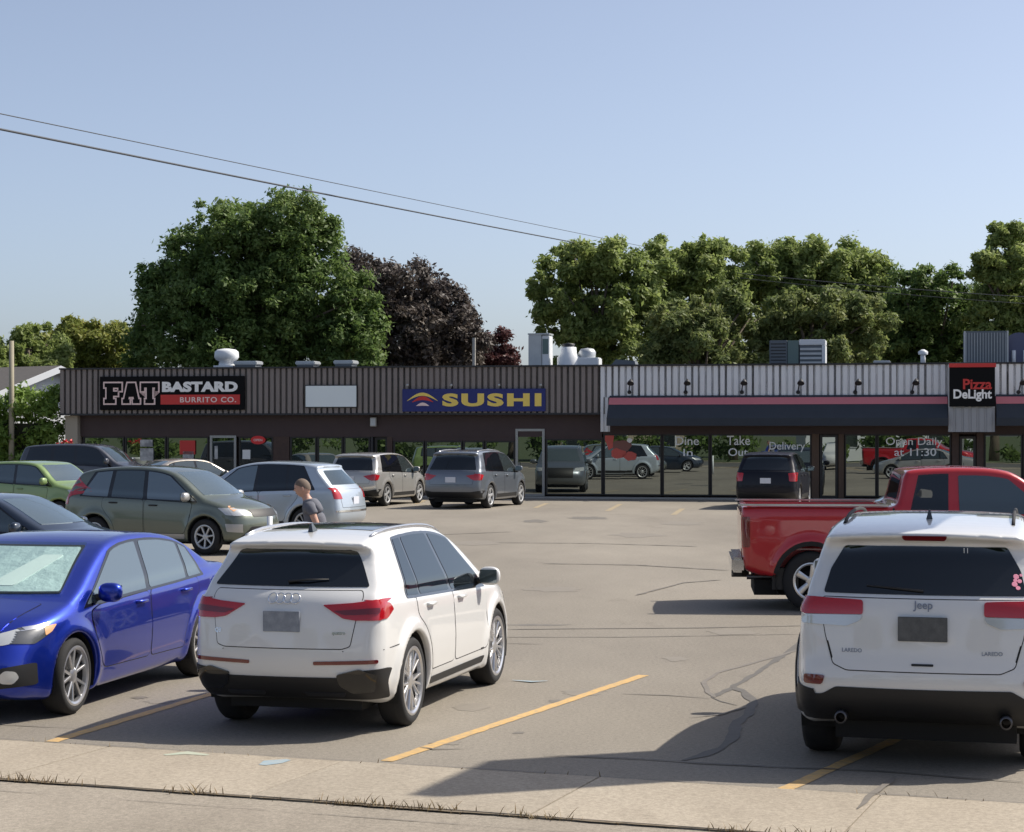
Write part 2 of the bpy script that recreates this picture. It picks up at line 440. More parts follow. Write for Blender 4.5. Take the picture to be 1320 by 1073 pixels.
def strip(pts, w, closed=False):
    """polyline -> list of thin quads"""
    p = [np.array(q, float) for q in pts]
    if closed: p = p+[p[0]]
    out = []
    for a, b in zip(p[:-1], p[1:]):
        n = max(1, int(np.linalg.norm(b-a)/.12))
        for i in range(n):
            u, v = a+(b-a)*i/n, a+(b-a)*(i+1)/n; d = (v-u)/np.linalg.norm(v-u); q = np.array([-d[1], d[0]])*w/2; e = d*w*.25
            out.append([u-q-e, v-q+e, v+q+e, u+q-e])
    return out
def strips(body, view, quads, off, side=1):
    Q = np.array(quads).reshape(-1, 2); P, ok = body.hit(view, Q[:, 0], Q[:, 1]); G, _ = body.grad(P[:, 0], P[:, 1], P[:, 2])
    P = P+G*off; vs = [(x-body.mid, y*side, z) for x, y, z in P]
    fs = [[i, i+1, i+2, i+3] for i in range(0, len(P), 4) if ok[i:i+4].all()]
    return vs, fs

WHEELS = {}
def wheel_meshes(r, w, style):
    key = (round(r, 3), style)
    if key in WHEELS: return WHEELS[key]
    h = w/2; rr = r*{'low': .74, 'mid': .69, 'steel': .64, 'truck': .60}[style.split('_')[0]]
    t = MB().lathe([(rr-.012, -h*.8), (rr+.01, -h*.98), (rr+(r-rr)*.5, -h*1.06), (r-.025, -h*.96), (r-.004, -h*.72), (r, -h*.3), (r, h*.3), (r-.004, h*.72), (r-.025, h*.96), (rr+(r-rr)*.5, h*1.06), (rr+.01, h*.98), (rr-.012, h*.8)], 40, axis='y')
    tm = t.build('tyre', M['tyre'], smooth=True); tme = tm.data; bpy.data.objects.remove(tm)
    b = MB().lathe([(rr-.002, h*.9), (rr-.02, h*.55), (rr-.03, -h*.2), (.001, -h*.2)], 32, axis='y')       # barrel, open outwards
    b.lathe([(rr*.62, h*.05), (rr*.62, h*.15), (.001, h*.15)], 24, axis='y')                              # brake disc
    bo = b.build('wheel', M['gap'], smooth=True); bme = bo.data; bpy.data.objects.remove(bo)
    k = MB().lathe([(rr+.012, h*.92), (rr+.012, h*1.0), (rr-.004, h*1.02), (rr-.022, h*.93), (rr-.026, h*.6)], 40, axis='y')
    hub = rr*.2
    k.lathe([(hub*1.5, h*.4), (hub*1.45, h*.72), (hub*1.1, h*.82), (hub*.5, h*.84), (.001, h*.84)], 20, axis='y')
    sty = style.split('_')[1]
    ns, wid, split = {'five': (5, .30, 0), 'ten': (10, .10, 0), 'split': (5, .12, 1), 'six': (6, .24, 0), 'seven': (7, .17, 0), 'fan': (5, .11, 2)}[sty]
    def spoke(a0, a1, w0, w1, y0=.80, y1=.90):
        r0, r1 = hub*1.1, rr-.012; p0 = np.array([math.cos(a0), math.sin(a0)])*r0; p1 = np.array([math.cos(a1), math.sin(a1)])*r1
        d = (p1-p0)/np.linalg.norm(p1-p0); q = np.array([-d[1], d[0]])
        pts = [p0-q*w0/2, p0+q*w0/2, p1+q*w1/2, p1-q*w1/2]; ins = [p0-q*w0*.3, p0+q*w0*.3, p1+q*w1*.3, p1-q*w1*.3]
        vs = [(p[0], h*.45, p[1]) for p in pts]+[(p[0], h*(y0 if i < 2 else y1)*.92, p[1]) for i, p in enumerate(pts)]+[(p[0], h*(y0 if i < 2 else y1), p[1]) for i, p in enumerate(ins)]
        fs = [(8, 9, 10, 11)]
        for i in range(4):
            j = (i+1) % 4; fs += [(i, j, 4+j, 4+i), (4+i, 4+j, 8+j, 8+i)]
        k.add(vs, fs)
    for i in range(ns):
        a = 2*math.pi*i/ns+math.pi/2
        if split == 0: spoke(a, a, rr*wid*.85, rr*wid*(1.3 if sty in ('five', 'six') else 1.0))
        elif split == 1:
            da = math.pi/ns*.42; spoke(a-da*.5, a-da, rr*wid*.9, rr*wid*.8); spoke(a+da*.5, a+da, rr*wid*.9, rr*wid*.8)
        else:
            da = math.pi/ns*.36; spoke(a, a, rr*.1, rr*.09); spoke(a-da*.3, a-da*1.6, rr*.09, rr*.07); spoke(a+da*.3, a+da*1.6, rr*.09, rr*.07)
    ko = k.build('rim', None); ko = smooth_angle(ko, 30); kme = ko.data; bpy.data.objects.remove(ko)
    WHEELS[key] = (bme, tme, kme); return WHEELS[key]

def add_wheels(body, root, style, rim='rim', w=.225, steer=0):
    b, t, k = wheel_meshes(body.wr, w, style)
    key = 'r%s%s' % (style, rim)
    if key+str(body.wr) not in WHEELS:
        k2 = k.copy(); k2.materials.clear(); k2.materials.append(M[rim]); WHEELS[key+str(body.wr)] = k2
    k2 = WHEELS[key+str(body.wr)]
    for i, xa in enumerate(body.ax):
        for sd in (1, -1):
            o = bpy.data.objects.new('wheel', b); C.objects.link(o); o.parent = root
            o.location = (xa-body.mid, sd*(body.W-w/2-.012), body.wr); o.rotation_euler = (0, random.uniform(0, 6), 0 if sd > 0 else math.pi)
            if i == 1 and steer: o.rotation_euler[2] += steer
            for nm, me in (('tyre', t), ('rim', k2)):
                c = bpy.data.objects.new(nm, me); C.objects.link(c); c.parent = o

def mirror_pair(body, root, x, z, pm, y0, glass=True, size=1.0):
    for sd in (1, -1):
        bm = bmesh.new(); bmesh.ops.create_uvsphere(bm, u_segments=16, v_segments=10, radius=1)
        for v in bm.verts:
            a = v.co; v.co = Vector((math.copysign(abs(a.x)**.7, a.x)*.075, math.copysign(abs(a.y)**.75, a.y)*.115, math.copysign(abs(a.z)**.75, a.z)*.085))*size
            v.co.x += -.03*v.co.y/.11*0; 
            if v.co.x < 0: v.co.x *= .5
        mb = MB().bm(bm, Matrix.Translation((x-body.mid, sd*(y0+.15*size), z)))
        o = mb.build('side_mirror', pm, root, True)
        MB().tube([(x-body.mid+.02, sd*(y0-.04), z-.05), (x-body.mid, sd*(y0+.07), z-.04)], [.035, .028], 8).build('mirror_arm', M['plastic'], o, True)
        MB().bbox(x-body.mid-.047*size, x-body.mid-.036*size, sd*(y0+.15*size)-.09*size, sd*(y0+.15*size)+.09*size, z-.06*size, z+.06*size, .004).build('mirror_glass', M['glass_light'], o)

def side_pane(body, p, d=.085, dz=.015, n=12):
    xb0, xt0, xb1, xt1 = p; bot = []; top = []
    for i in range(n+1):
        t = i/n; x = xb0+(xb1-xb0)*t; bot.append((x, float(body.belt(x))+dz))
        x = xt0+(xt1-xt0)*t; top.append((x, max(body.env(x, d), float(body.belt(x))+dz+.01)))
    return np.array(bot+top[::-1])

def build_car(sp, label, cat, loc, heading, name='suv', res=.03, group=None, scale=(1, 1, 1)):
    b = Body(sp); root = thing(name, label, cat, loc, heading, group); root.scale = scale
    pm = M[sp['paint']]
    co, fc = b.mesh(res); co[:, 0] -= b.mid
    me = bpy.data.meshes.new('body'); me.from_pydata(co.tolist(), [], fc.tolist()); me.update()
    link('body', me, pm, root, True)
    g = max(.03, res*1.3)
    # wheel wells
    for xa in b.ax:
        for sd in (1, -1):
            n = 22; vs = []; fs = []
            for k in range(n+1):
                a = -.35+(math.pi+.7)*k/n
                for y in (b.W-.022, b.W-.36): vs.append((xa-b.mid+(b.ra-.006)*math.cos(a), sd*y, b.wr+(b.ra-.006)*math.sin(a)))
            fs = [(2*k, 2*k+1, 2*k+3, 2*k+2) for k in range(n)]+[tuple(range(1, 2*n+2, 2))]
            obj('wheel_well', vs, fs, M['under'], root, False)
    MB().box(.35-b.mid, b.L-.3-b.mid, -b.W+.3, b.W-.3, sp.get('ub', .19), sp.get('ub', .19)+.2).build('underbody', M['under'], root)
    add_wheels(b, root, sp.get('wheel', 'mid_five'), sp.get('rim', 'rim'), sp.get('ww', .225), sp.get('steer', 0))
    gapv = []; gapf = []
    def addgap(r):
        vs, fs = r; n = len(gapv); gapv.extend(vs); gapf.extend([[i+n for i in f] for f in fs])
    # doors and side glass
    for sd in (1, -1):
        doors = []
        for dp in sp.get('doors', []):
            vs, fs = patch(b, 'S', dp, .0035, g, .06, sd, thick=.0041); do = obj('door', vs, fs, pm, root, True); doors.append(do)
            addgap(strips(b, 'S', strip(round_poly(np.array(dp, float), .06), .016, True), .0018, sd))
        for k, (hx, hz) in enumerate(sp.get('handles', [])):
            P, ok = b.hit('S', np.array([hx]), np.array([hz])); yy = P[0, 1]
            h = MB().tube([(hx-.10-b.mid, sd*(yy+.002), hz), (hx-.07-b.mid, sd*(yy+.034), hz+.002), (hx+.07-b.mid, sd*(yy+.036), hz+.002), (hx+.10-b.mid, sd*(yy+.002), hz)], [.012, .015, .015, .012], 8)
            h.build('handle', M[sp.get('handle_mat', sp['paint'])], doors[k] if k < len(doors) else root, True)
        bigger = None
        panes = sp.get('panes', [])
        if panes:
            trim = side_pane(b, sp['trim'], sp.get('dtop', .085)-.022, -.006, 24)
            vs, fs = patch(b, 'S', trim, .0045, g, .03, sd, thick=.0041); obj('window_trim', vs, fs, M[sp.get('trim_mat', 'gloss_black')], root, True)
        for k, p in enumerate(panes):
            vs, fs = patch(b, 'S', side_pane(b, p, sp.get('dtop', .085)), .0075, g, .025, sd, thick=-.003)
            obj('side_window', vs, fs, M[sp.get('side_glass', ['glass']*9)[k] if isinstance(sp.get('side_glass'), list) else sp.get('side_glass', 'glass')], root, True)
    for it in sp.get('decals', []):
        nm, mt, view, poly = it[:4]; off = it[4] if len(it) > 4 else .005; mir = it[5] if len(it) > 5 else True
        for sd in ((1, -1) if mir else (1,)):
            vs, fs = patch(b, view, poly, off, g if view != 'S' or 'side' not in nm else .018, .02, sd)
            if it[6:] and it[6] == 'gap': addgap(strips(b, view, strip(round_poly(np.array(poly, float), .02), .014, True), off-.002, sd))
            o = obj(nm, vs, fs, pm if mt == 'paint' else M[mt], root, True)
    for view, pl, w in sp.get('seams', []):
        for sd in (1, -1): addgap(strips(b, view, strip(pl, w), .003, sd))
    if gapv: obj('panel_gap', gapv, gapf, M['gap'], root)
    if sp.get('mirror'):
        mx, mz = sp['mirror'][:2]; P, ok = b.hit('S', np.array([mx]), np.array([mz])); mirror_pair(b, root, mx, mz, M[sp.get('mirror_mat', sp['paint'])], P[0, 1], size=sp['mirror'][2] if len(sp['mirror']) > 2 else 1)
    if sp.get('rails'):
        x0, x1, yo, mt = sp['rails']
        for sd in (1, -1):
            xs = np.linspace(x0, x1, 12); P, ok = b.hit('T', xs, np.full(12, yo)); z = P[:, 2]+(.016 if mt != 'gap' else .030)*np.sin(np.clip(np.linspace(0, 1, 12)*7, 0, 1.57))*np.sin(np.clip((1-np.linspace(0, 1, 12))*7, 0, 1.57))
            MB().tube([(x-b.mid, sd*yo, zz) for x, zz in zip(xs, z)], .014, 8).build('roof_rail', M[mt], root, True)
    if sp.get('fin'):
        P, ok = b.hit('T', np.array([sp['fin']]), np.array([0.])); z = P[0, 2]-.003; x = sp['fin']-b.mid
        MB().add([(x-.07, -.025, z), (x+.09, -.012, z), (x+.09, .012, z), (x-.07, .025, z), (x-.06, -.006, z+.07), (x-.03, -.005, z+.07), (x-.03, .005, z+.07), (x-.06, .006, z+.07)], [(0, 1, 5, 4), (1, 2, 6, 5), (2, 3, 7, 6), (3, 0, 4, 7), (4, 5, 6, 7)]).build('antenna', M['gloss_black'], root)
    if sp.get('mast'):
        P, ok = b.hit('T', np.array([sp['mast']]), np.array([0.])); z = P[0, 2]; x = sp['mast']-b.mid
        MB().tube([(x, 0, z-.01), (x-.02, 0, z+.05)], [.03, .012], 8).tube([(x-.02, 0, z+.04), (x-.10, 0, z+.17)], .005, 6).build('antenna', M['gloss_black'], root)
    if sp.get('plate'):
        vw, pz, pmat, pw, ph = sp['plate']
        P, ok = b.hit(vw, np.array([-.0]), np.array([pz])); x = P[0, 0]-b.mid; s = -1 if vw == 'R' else 1
        MB().bbox(min(x+s*.024, x+s*.006), max(x+s*.024, x+s*.006), -pw/2, pw/2, pz-ph/2, pz+ph/2, .003).build('license_plate', M[pmat], root)
    return root, b

def on_body(b, view, a, c, off=0.0):
    P, ok = b.hit(view, np.array([float(a)]), np.array([float(c)])); G, _ = b.grad(P[:, 0], P[:, 1], P[:, 2])
    p = P[0]+G[0]*off; return Vector((p[0]-b.mid, p[1], p[2])), Vector(G[0])
def car_text(b, root, s, view, a, c, h, m, name='badge', width=None, off=.004, bold=0.0):
    """raised lettering centred at a, c on the rear or front"""
    V, F, w = text_mesh(s, h, width, .004, bold, 'CENTER')
    V = np.array(V); p, n = on_body(b, view, a, c, off)
    sgn = -1 if view == 'R' else 1
    up = Vector((0, 0, 1))-n*n.z; up.normalize(); right = up.cross(n)
    vs = [p+right*v[0]+up*v[2]-n*v[1] for v in V]
    return obj(name, vs, F, m, root)
# ---------------------------------------------------------------- ground, street and walk
def asphalt_mat(name, c0, c1, sc=.25, speck=.5, bumpd=.004):
    m = bpy.data.materials.new(name); m.use_nodes = True; n = m.node_tree; p = n.nodes['Principled BSDF']
    p.inputs['Roughness'].default_value = .88; p.inputs['Specular IOR Level'].default_value = .3
    tc = n.nodes.new('ShaderNodeTexCoord')
    def noise(s, det=6, rough=.6, stretch=None):
        t = n.nodes.new('ShaderNodeTexNoise'); t.inputs['Scale'].default_value = s; t.inputs['Detail'].default_value = det; t.inputs['Roughness'].default_value = rough
        if stretch:
            mp = n.nodes.new('ShaderNodeMapping'); mp.inputs['Scale'].default_value = stretch; mp.inputs['Rotation'].default_value = (0, 0, R(-15))
            n.links.new(tc.outputs['Object'], mp.inputs[0]); n.links.new(mp.outputs[0], t.inputs['Vector'])
        else: n.links.new(tc.outputs['Object'], t.inputs['Vector'])
        return t
    a = noise(sc, 8, .62, (1, .35, 1)); r = n.nodes.new('ShaderNodeValToRGB'); e = r.color_ramp.elements
    e[0].position = .32; e[0].color = (*c0, 1); e[1].position = .68; e[1].color = (*c1, 1)
    n.links.new(a.outputs['Fac'], r.inputs[0])
    f = noise(90, 3, .8); mx = n.nodes.new('ShaderNodeMix'); mx.data_type = 'RGBA'; mx.blend_type = 'OVERLAY'; mx.inputs[0].default_value = speck
    g = n.nodes.new('ShaderNodeValToRGB'); g.color_ramp.elements[0].position = .3; g.color_ramp.elements[1].position = .7
    g.color_ramp.elements[0].color = (.25, .25, .25, 1); g.color_ramp.elements[1].color = (.75, .75, .75, 1)
    n.links.new(f.outputs['Fac'], g.inputs[0]); n.links.new(r.outputs[0], mx.inputs[6]); n.links.new(g.outputs[0], mx.inputs[7])
    f2 = noise(28, 4, .75); g2 = n.nodes.new('ShaderNodeValToRGB'); g2.color_ramp.elements[0].position = .36; g2.color_ramp.elements[1].position = .62
    g2.color_ramp.elements[0].color = (.33, .33, .33, 1); g2.color_ramp.elements[1].color = (.60, .60, .60, 1)
    n.links.new(f2.outputs['Fac'], g2.inputs[0]); mx2 = n.nodes.new('ShaderNodeMix'); mx2.data_type = 'RGBA'; mx2.blend_type = 'OVERLAY'; mx2.inputs[0].default_value = .55
    n.links.new(mx.outputs[2], mx2.inputs[6]); n.links.new(g2.outputs[0], mx2.inputs[7]); mx = mx2
    # oil and patch stains with an edge of their own
    st = noise(.55, 5, .7, (1, .5, 1)); sr = n.nodes.new('ShaderNodeValToRGB'); sr.color_ramp.elements[0].position = .60; sr.color_ramp.elements[1].position = .74
    sr.color_ramp.elements[0].color = (1, 1, 1, 1); sr.color_ramp.elements[1].color = (.80, .79, .78, 1)
    n.links.new(st.outputs['Fac'], sr.inputs[0])
    m2 = n.nodes.new('ShaderNodeMix'); m2.data_type = 'RGBA'; m2.blend_type = 'MULTIPLY'; m2.inputs[0].default_value = 1
    n.links.new(mx.outputs[2], m2.inputs[6]); n.links.new(sr.outputs[0], m2.inputs[7]); n.links.new(m2.outputs[2], p.inputs['Base Color'])
    b = n.nodes.new('ShaderNodeBump'); b.inputs['Strength'].default_value = .6; b.inputs['Distance'].default_value = bumpd
    n.links.new(f.outputs['Fac'], b.inputs['Height']); n.links.new(b.outputs[0], p.inputs['Normal'])
    return m
M['lot'] = asphalt_mat('lot', (.195, .174, .145), (.278, .25, .208))
M['walk'] = asphalt_mat('walk', (.32, .275, .215), (.39, .34, .27), .8, .35, .002)
M['walk2'] = asphalt_mat('walk2', (.30, .26, .205), (.37, .325, .26), .9, .35, .002)
M['apron'] = asphalt_mat('apron', (.235, .205, .165), (.34, .30, .245), .5, .5)
M['road'] = asphalt_mat('road', (.10, .098, .095), (.14, .135, .13))
M['lawn'] = mat('lawn', (.05, .075, .025), .95, noise=(.6, .5, (.08, .10, .035)))
M['yellow'] = mat('yellow', (.62, .38, .12), .8, noise=(16, .34, (.38, .28, .16)))
M['yellow_old'] = mat('yellow_old', (.36, .28, .16), .85, noise=(6, .35, (.28, .24, .18)))
M['tar'] = mat('tar', (.085, .078, .07), .75, noise=(8, .5, (.13, .12, .105)))
M['tar_thin'] = mat('tar_thin', (.14, .125, .105), .8, noise=(8, .5, (.19, .17, .15)))
M['cyan_mark'] = mat('cyan_mark', (.36, .42, .33), .9, noise=(14, .5, (.42, .42, .33)))
M['blue_mark'] = mat('blue_mark', (.20, .33, .42), .9, noise=(14, .5, (.36, .37, .35)))

def sheet(name, pts, z, m, parent=None, kind='structure'):
    return obj(name, [(x, y, z) for x, y in pts], [tuple(range(len(pts)))], m, parent, kind=kind)
Uv = Vector((math.cos(R(-20)), math.sin(R(-20))))            # along the street
Nv = Vector((-Uv.y, Uv.x))                                   # towards the shops
O = Vector((-.63, 14.10))                                    # on the edge between lot and walk
def S(a, n): p = O+Uv*a+Nv*n; return (p.x, p.y)
sheet('ground', [(-900, -500), (900, -500), (900, 1500), (-900, 1500)], -.035, M['lawn'])
lot = sheet('parking_lot', [S(-45, 0), S(60, 0), S(60, 95), S(-45, 95)], 0, M['lot'])
sheet('concrete_apron', [S(-90, -1.47), S(90, -1.47), S(90, -3.6), S(-90, -3.6)], -.008, M['apron'])
road = sheet('road', [S(-150, -3.62), S(150, -3.62), S(150, -19), S(-150, -19)], -.02, M['road'])
walk = sheet('sidewalk', [S(-90, 0), S(90, 0), S(90, -1.47), S(-90, -1.47)], -.022, mat('sub_base', (.10, .09, .07), .95))
rw = random.Random(4)
jt = [-31.5+1.93*i for i in range(34)]
for i in range(len(jt)-1):
    a, b_ = jt[i]+.006, jt[i+1]-.006; dz = rw.uniform(-.002, .003)
    pts = [S(a, -.006), S(b_, -.006), S(b_, -1.44), S(a, -1.44)][::-1]
    MB().prism(pts, -.02, .006+dz).build('slab', M['walk' if rw.random() < .6 else 'walk2'], walk)
MB().prism([S(-150, -3.60), S(150, -3.60), S(150, -3.45), S(-150, -3.45)][::-1], -.03, .02).build('curb', M['walk2'], road)
sheet('far_sidewalk', [S(-150, -20), S(150, -20), S(150, -22), S(-150, -22)], -.02, M['walk'])
for k in range(7):
    sheet('lane_mark', [S(-30+9*k, -11.2), S(-27+9*k, -11.2), S(-27+9*k, -11.35), S(-30+9*k, -11.35)], -.014, M['yellow'], road, None)
# painted stall lines
def gp(u, v): p = place_g(u, v); return (p[0], p[1])
def place_g(u, v):
    Y = 6144/(v-553); return ((u-660)/2560*Y, Y)
def line(p, q, w, name, m, z=.004, jag=.25):
    p, q = Vector(p), Vector(q); d = (q-p).normalized(); n = Vector((-d.y, d.x)); L_ = (q-p).length; k = max(2, int(L_/.12)); A = []; B = []
    for i in range(k+1):
        c_ = p+d*L_*i/k; A.append(c_+n*w/2*(1+rw.uniform(-jag, jag))); B.append(c_-n*w/2*(1+rw.uniform(-jag, jag)))
    vs = [(v.x, v.y, z) for v in A]+[(v.x, v.y, z) for v in B]
    return obj(name, vs, [(i, k+1+i, k+2+i, i+1) for i in range(k)][::1], m, lot)
def stall(p, q, m='yellow', w=.105, z=.004): return line(p, q, w, 'stall_line', M[m], z, .12)
stall(gp(498, 982), gp(830, 871)); stall(gp(66, 957), (-2.0, 20.4)); stall(gp(1008, 1020), gp(1320, 880))
p0, q0 = Vector(gp(498, 982)), Vector(gp(830, 871)); dd = Vector(gp(66, 957))-p0
stall(tuple(p0+dd*2), tuple(q0+dd*2)); stall(tuple(p0-dd*2), tuple(q0-dd*2)); stall(tuple(p0-dd*3), tuple(q0-dd*3))
# faint stall lines before the shops
for u0, v0, u1, v1 in ((783, 659, 800, 650), (690, 655, 705, 649), (868, 664, 880, 656), (536, 650, 548, 645), (1130, 668, 1135, 660)):
    stall(gp(u0, v0), gp(u1, v1), 'yellow_old', .16)
CK = [0]
def crack(pts, w, m='tar', name='sealed_crack', z=.003, jag=.35):
    CK[0] += 1; z += .0004*CK[0]
    P = [Vector(gp(*p)) for p in pts]; Q = [P[0]]
    for a, b_ in zip(P[:-1], P[1:]):
        n_ = max(1, int((b_-a).length/.18))
        for i in range(1, n_+1): Q.append(a+(b_-a)*i/n_+Vector((rw.uniform(-1, 1), rw.uniform(-1, 1)))*(.012 if i < n_ else 0))
    k = len(Q)-1; A = []; B = []
    for i, c_ in enumerate(Q):
        d = (Q[min(i+1, k)]-Q[max(i-1, 0)]).normalized(); n = Vector((-d.y, d.x)); ww = w*(1+rw.uniform(-jag, jag))*(1 if 0 < i < k else .3)
        A.append(c_+n*ww/2); B.append(c_-n*ww/2)
    return obj(name, [(v.x, v.y, z) for v in A]+[(v.x, v.y, z) for v in B], [(i, k+1+i, k+2+i, i+1) for i in range(k)], M[m], lot)
crack([(1045, 820), (1010, 845), (960, 878), (918, 900)], .07)
crack([(918, 900), (930, 905), (950, 910)], .03); crack([(1030, 838), (990, 850), (925, 868), (907, 880), (912, 893), (922, 900)], .05, 'tar_thin')
crack([(945, 886), (960, 893), (972, 905), (965, 922), (948, 935), (942, 955), (930, 965), (905, 975), (880, 981)], .085)
crack([(700, 975), (760, 977), (830, 980), (900, 985), (1000, 990), (1130, 995), (1320, 1010)], .03, 'tar', z=.0065)
crack([(650, 812), (760, 811), (900, 810), (1040, 807)], .05, 'tar_thin'); crack([(640, 822), (800, 822), (1035, 818)], .03, 'tar_thin')
crack([(800, 895), (860, 897), (915, 901)], .03, 'tar_thin'); crack([(890, 926), (930, 922), (965, 912)], .03, 'tar_thin')
crack([(1155, 1003), (1130, 1022), (1105, 1045)], .05, 'tar_thin', z=.0075)
crack([(560, 828), (650, 830), (700, 831)], .03, 'tar_thin'); crack([(660, 853), (676, 852)], .04, 'tar_thin'); crack([(820, 768), (880, 752), (930, 748)], .05, 'tar_thin')
crack([(600, 966), (560, 967), (540, 964)], .03, 'tar_thin'); crack([(0, 935), (60, 938), (110, 940)], .02, 'tar_thin')
def stain(u, v, w, h, m, z, seed, name='oil_stain'):
    r_ = random.Random(seed); c_ = Vector(gp(u, v)); pts = []
    for i in range(16):
        a = 2*math.pi*i/16; k = 1+r_.uniform(-.28, .28); pts.append((c_.x+w*k*math.cos(a), c_.y+h*k*math.sin(a)))
    return sheet(name, pts, z, M[m], lot, None)
M['oil'] = mat('oil', (.13, .115, .095), .6, noise=(7, .5, (.19, .17, .14)))
M['oil_old'] = mat('oil_old', (.185, .165, .137), .8, noise=(5, .5, (.225, .20, .165)))
for i, (u, v, w, h, m_) in enumerate(((690, 806, .40, .10, 'oil'), (610, 912, .16, .22, 'oil_old'), (720, 905, .10, .12, 'oil'), (752, 893, .22, .2, 'oil_old'), (668, 945, .05, .06, 'oil'), (575, 957, .13, .14, 'oil_old'),
        (870, 850, .12, .2, 'oil_old'), (940, 815, .3, .3, 'oil_old'), (715, 760, .4, .5, 'oil_old'), (610, 700, .7, .8, 'oil_old'), (820, 690, .6, .9, 'oil_old'), (760, 668, .5, .8, 'oil'), (180, 900, .07, .09, 'oil'), (205, 905, .12, .12, 'oil_old'), (690, 672, .3, .8, 'oil'), (880, 675, .5, .9, 'oil_old'))):
    stain(u, v, w, h, m_, .0018+.0002*i/2, 40+i)
crack([(660, 878), (686, 880), (706, 879)], .07, 'blue_mark', 'paint_mark')
for ps, m_ in (([(212, 975), (240, 972), (268, 975)], 'cyan_mark'), ([(338, 988), (352, 984), (372, 981)], 'blue_mark')):
    o = crack(ps, .16, m_, 'utility_mark', .002, .3); o.parent = walk
for ps in ([(640, 700), (760, 701), (900, 705)], [(700, 727), (820, 729), (940, 736)], [(560, 690), (660, 686)]):
    crack(ps, .09, 'tar_thin')
# weeds in the joints
def blades(name, pts, n, h, parent, seed, col, label):
    r = np.random.default_rng(seed); vs = []; fs = []
    for i in range(n):
        t = r.random()*(len(pts)-1); k = int(t); p = Vector(pts[k])+(Vector(pts[k+1])-Vector(pts[k]))*(t-k)
        if math.sin(p.x*2.1+seed)+math.sin(p.x*5.3)+.6*math.sin(p.x*11) < r.random()*2.4-.9: continue
        cx, cy = p.x+r.normal()*.018, p.y+r.normal()*.018
        hh = h*(.3+r.random()**2*1.1); a = r.random()*6.28; w = .004; lx, ly = r.normal()*.5*hh, r.normal()*.5*hh; z = -.008
        n0 = len(vs); vs += [(cx-w*math.cos(a), cy-w*math.sin(a), z), (cx+w*math.cos(a), cy+w*math.sin(a), z), (cx+lx*.5+w*.8*math.cos(a), cy+ly*.5+w*.8*math.sin(a), z+hh*.6), (cx+lx*.5-w*.8*math.cos(a), cy+ly*.5-w*.8*math.sin(a), z+hh*.6), (cx+lx, cy+ly, z+hh)]
        fs += [(n0, n0+1, n0+2, n0+3), (n0+3, n0+2, n0+4)]
    o = obj(name, vs, fs, col); return tag(o, label, 'weeds', kind='stuff')
M['weed'] = mat('weed', (.16, .13, .055), .9, noise=(9, .6, (.26, .17, .09)))
M['dirt'] = mat('dirt', (.10, .075, .05), .95, noise=(12, .6, (.20, .16, .11)))
blades('weeds', [S(a, -1.46) for a in np.arange(-8, 9, .5)], 3800, .06, None, 3, M['weed'], 'dry weeds growing in the joint along the near edge of the sidewalk')
blades('weeds', [S(a, -2.66) for a in np.arange(-9, -2.5, .5)], 2500, .07, None, 5, M['weed'], 'dry weeds growing in the second joint at the bottom left corner')
blades('weeds', [S(a, -.0) for a in np.arange(-8, 9, .5)], 260, .05, None, 8, M['weed'], 'sparse weeds in the joint between the asphalt and the sidewalk')
def jag_strip(n0, w, m, z, a0=-12, a1=12, nm='dirt_joint'):
    A = []; B = []; ks = np.arange(a0, a1, .07)
    for a in ks:
        f = .5+.5*math.sin(a*3.1)*math.sin(a*1.3+1)+rw.uniform(-.3, .3); A.append(S(a, n0+w*max(.1, f)*.6)); B.append(S(a, n0-w*max(.1, f)*.5))
    k = len(A); return obj(nm, [(x, y, z) for x, y in A]+[(x, y, z) for x, y in B], [(i, k+i, k+i+1, i+1) for i in range(k-1)], M[m], walk)
jag_strip(-1.46, .06, 'dirt', .004); jag_strip(0.0, .03, 'tar_thin', .0125)
o = jag_strip(-1.80, .012, 'tar_thin', -.003, -12, 12)
jag_strip(-2.66, .06, 'dirt', -.002, -12, -2.2)

# ---------------------------------------------------------------- the strip of shops
TH = R(-11.35); cT, sT = math.cos(TH), math.sin(TH)
BX, BY = 1.16, 69.0
def tt(u):
    k = (u-660)/2560; return (k*BY-BX)/(cT-k*sT)
T0 = tt(85)
def bx(u): return tt(u)-T0                         # place along the facade
def bz(u, v):                                      # height on the facade
    return 2.4-(v-553)/2560*(BY+tt(u)*sT)
def BW(x, y, z=0):                                 # facade frame -> world (y goes into the building)
    t = x+T0; return Vector((BX+t*cT-y*sT, BY+t*sT+y*cT, z))
XS, XE = bx(777), bx(1320)+9                       # where the grey front begins; the end of the building
HT, HB = 4.60, 2.92
M['brown_metal'] = mat('brown_metal', (.215, .18, .165), .55, noise=(1.5, .6, (.25, .215, .20)))
M['grey_metal'] = mat('grey_metal', (.72, .73, .75), .5, noise=(1.5, .6, (.78, .79, .81)))
M['bulk'] = mat('bulk', (.055, .036, .036), .75, noise=(1.2, .7, (.075, .05, .048)))
M['trim_dark'] = mat('trim_dark', (.022, .022, .026), .5)
M['brick'] = mat('brick', (.065, .042, .036), .85, noise=(9, .6, (.10, .065, .052)))
M['alu'] = mat('alu', (.34, .34, .33), .4, .7)
M['alu_dark'] = mat('alu_dark', (.03, .028, .027), .45, .3)
M['wood'] = mat('wood', (.10, .058, .035), .6)
M['beige'] = mat('beige', (.40, .35, .28), .8)
M['awn'] = mat('awn', (.026, .034, .046), .75, noise=(2, .5, (.032, .040, .054)))
M['awn_red'] = mat('awn_red', (.62, .19, .21), .7)
M['roofm'] = mat('roofm', (.12, .12, .12), .9)
M['sign_black'] = mat('sign_black', (.006, .006, .007), .7, spec=.15)
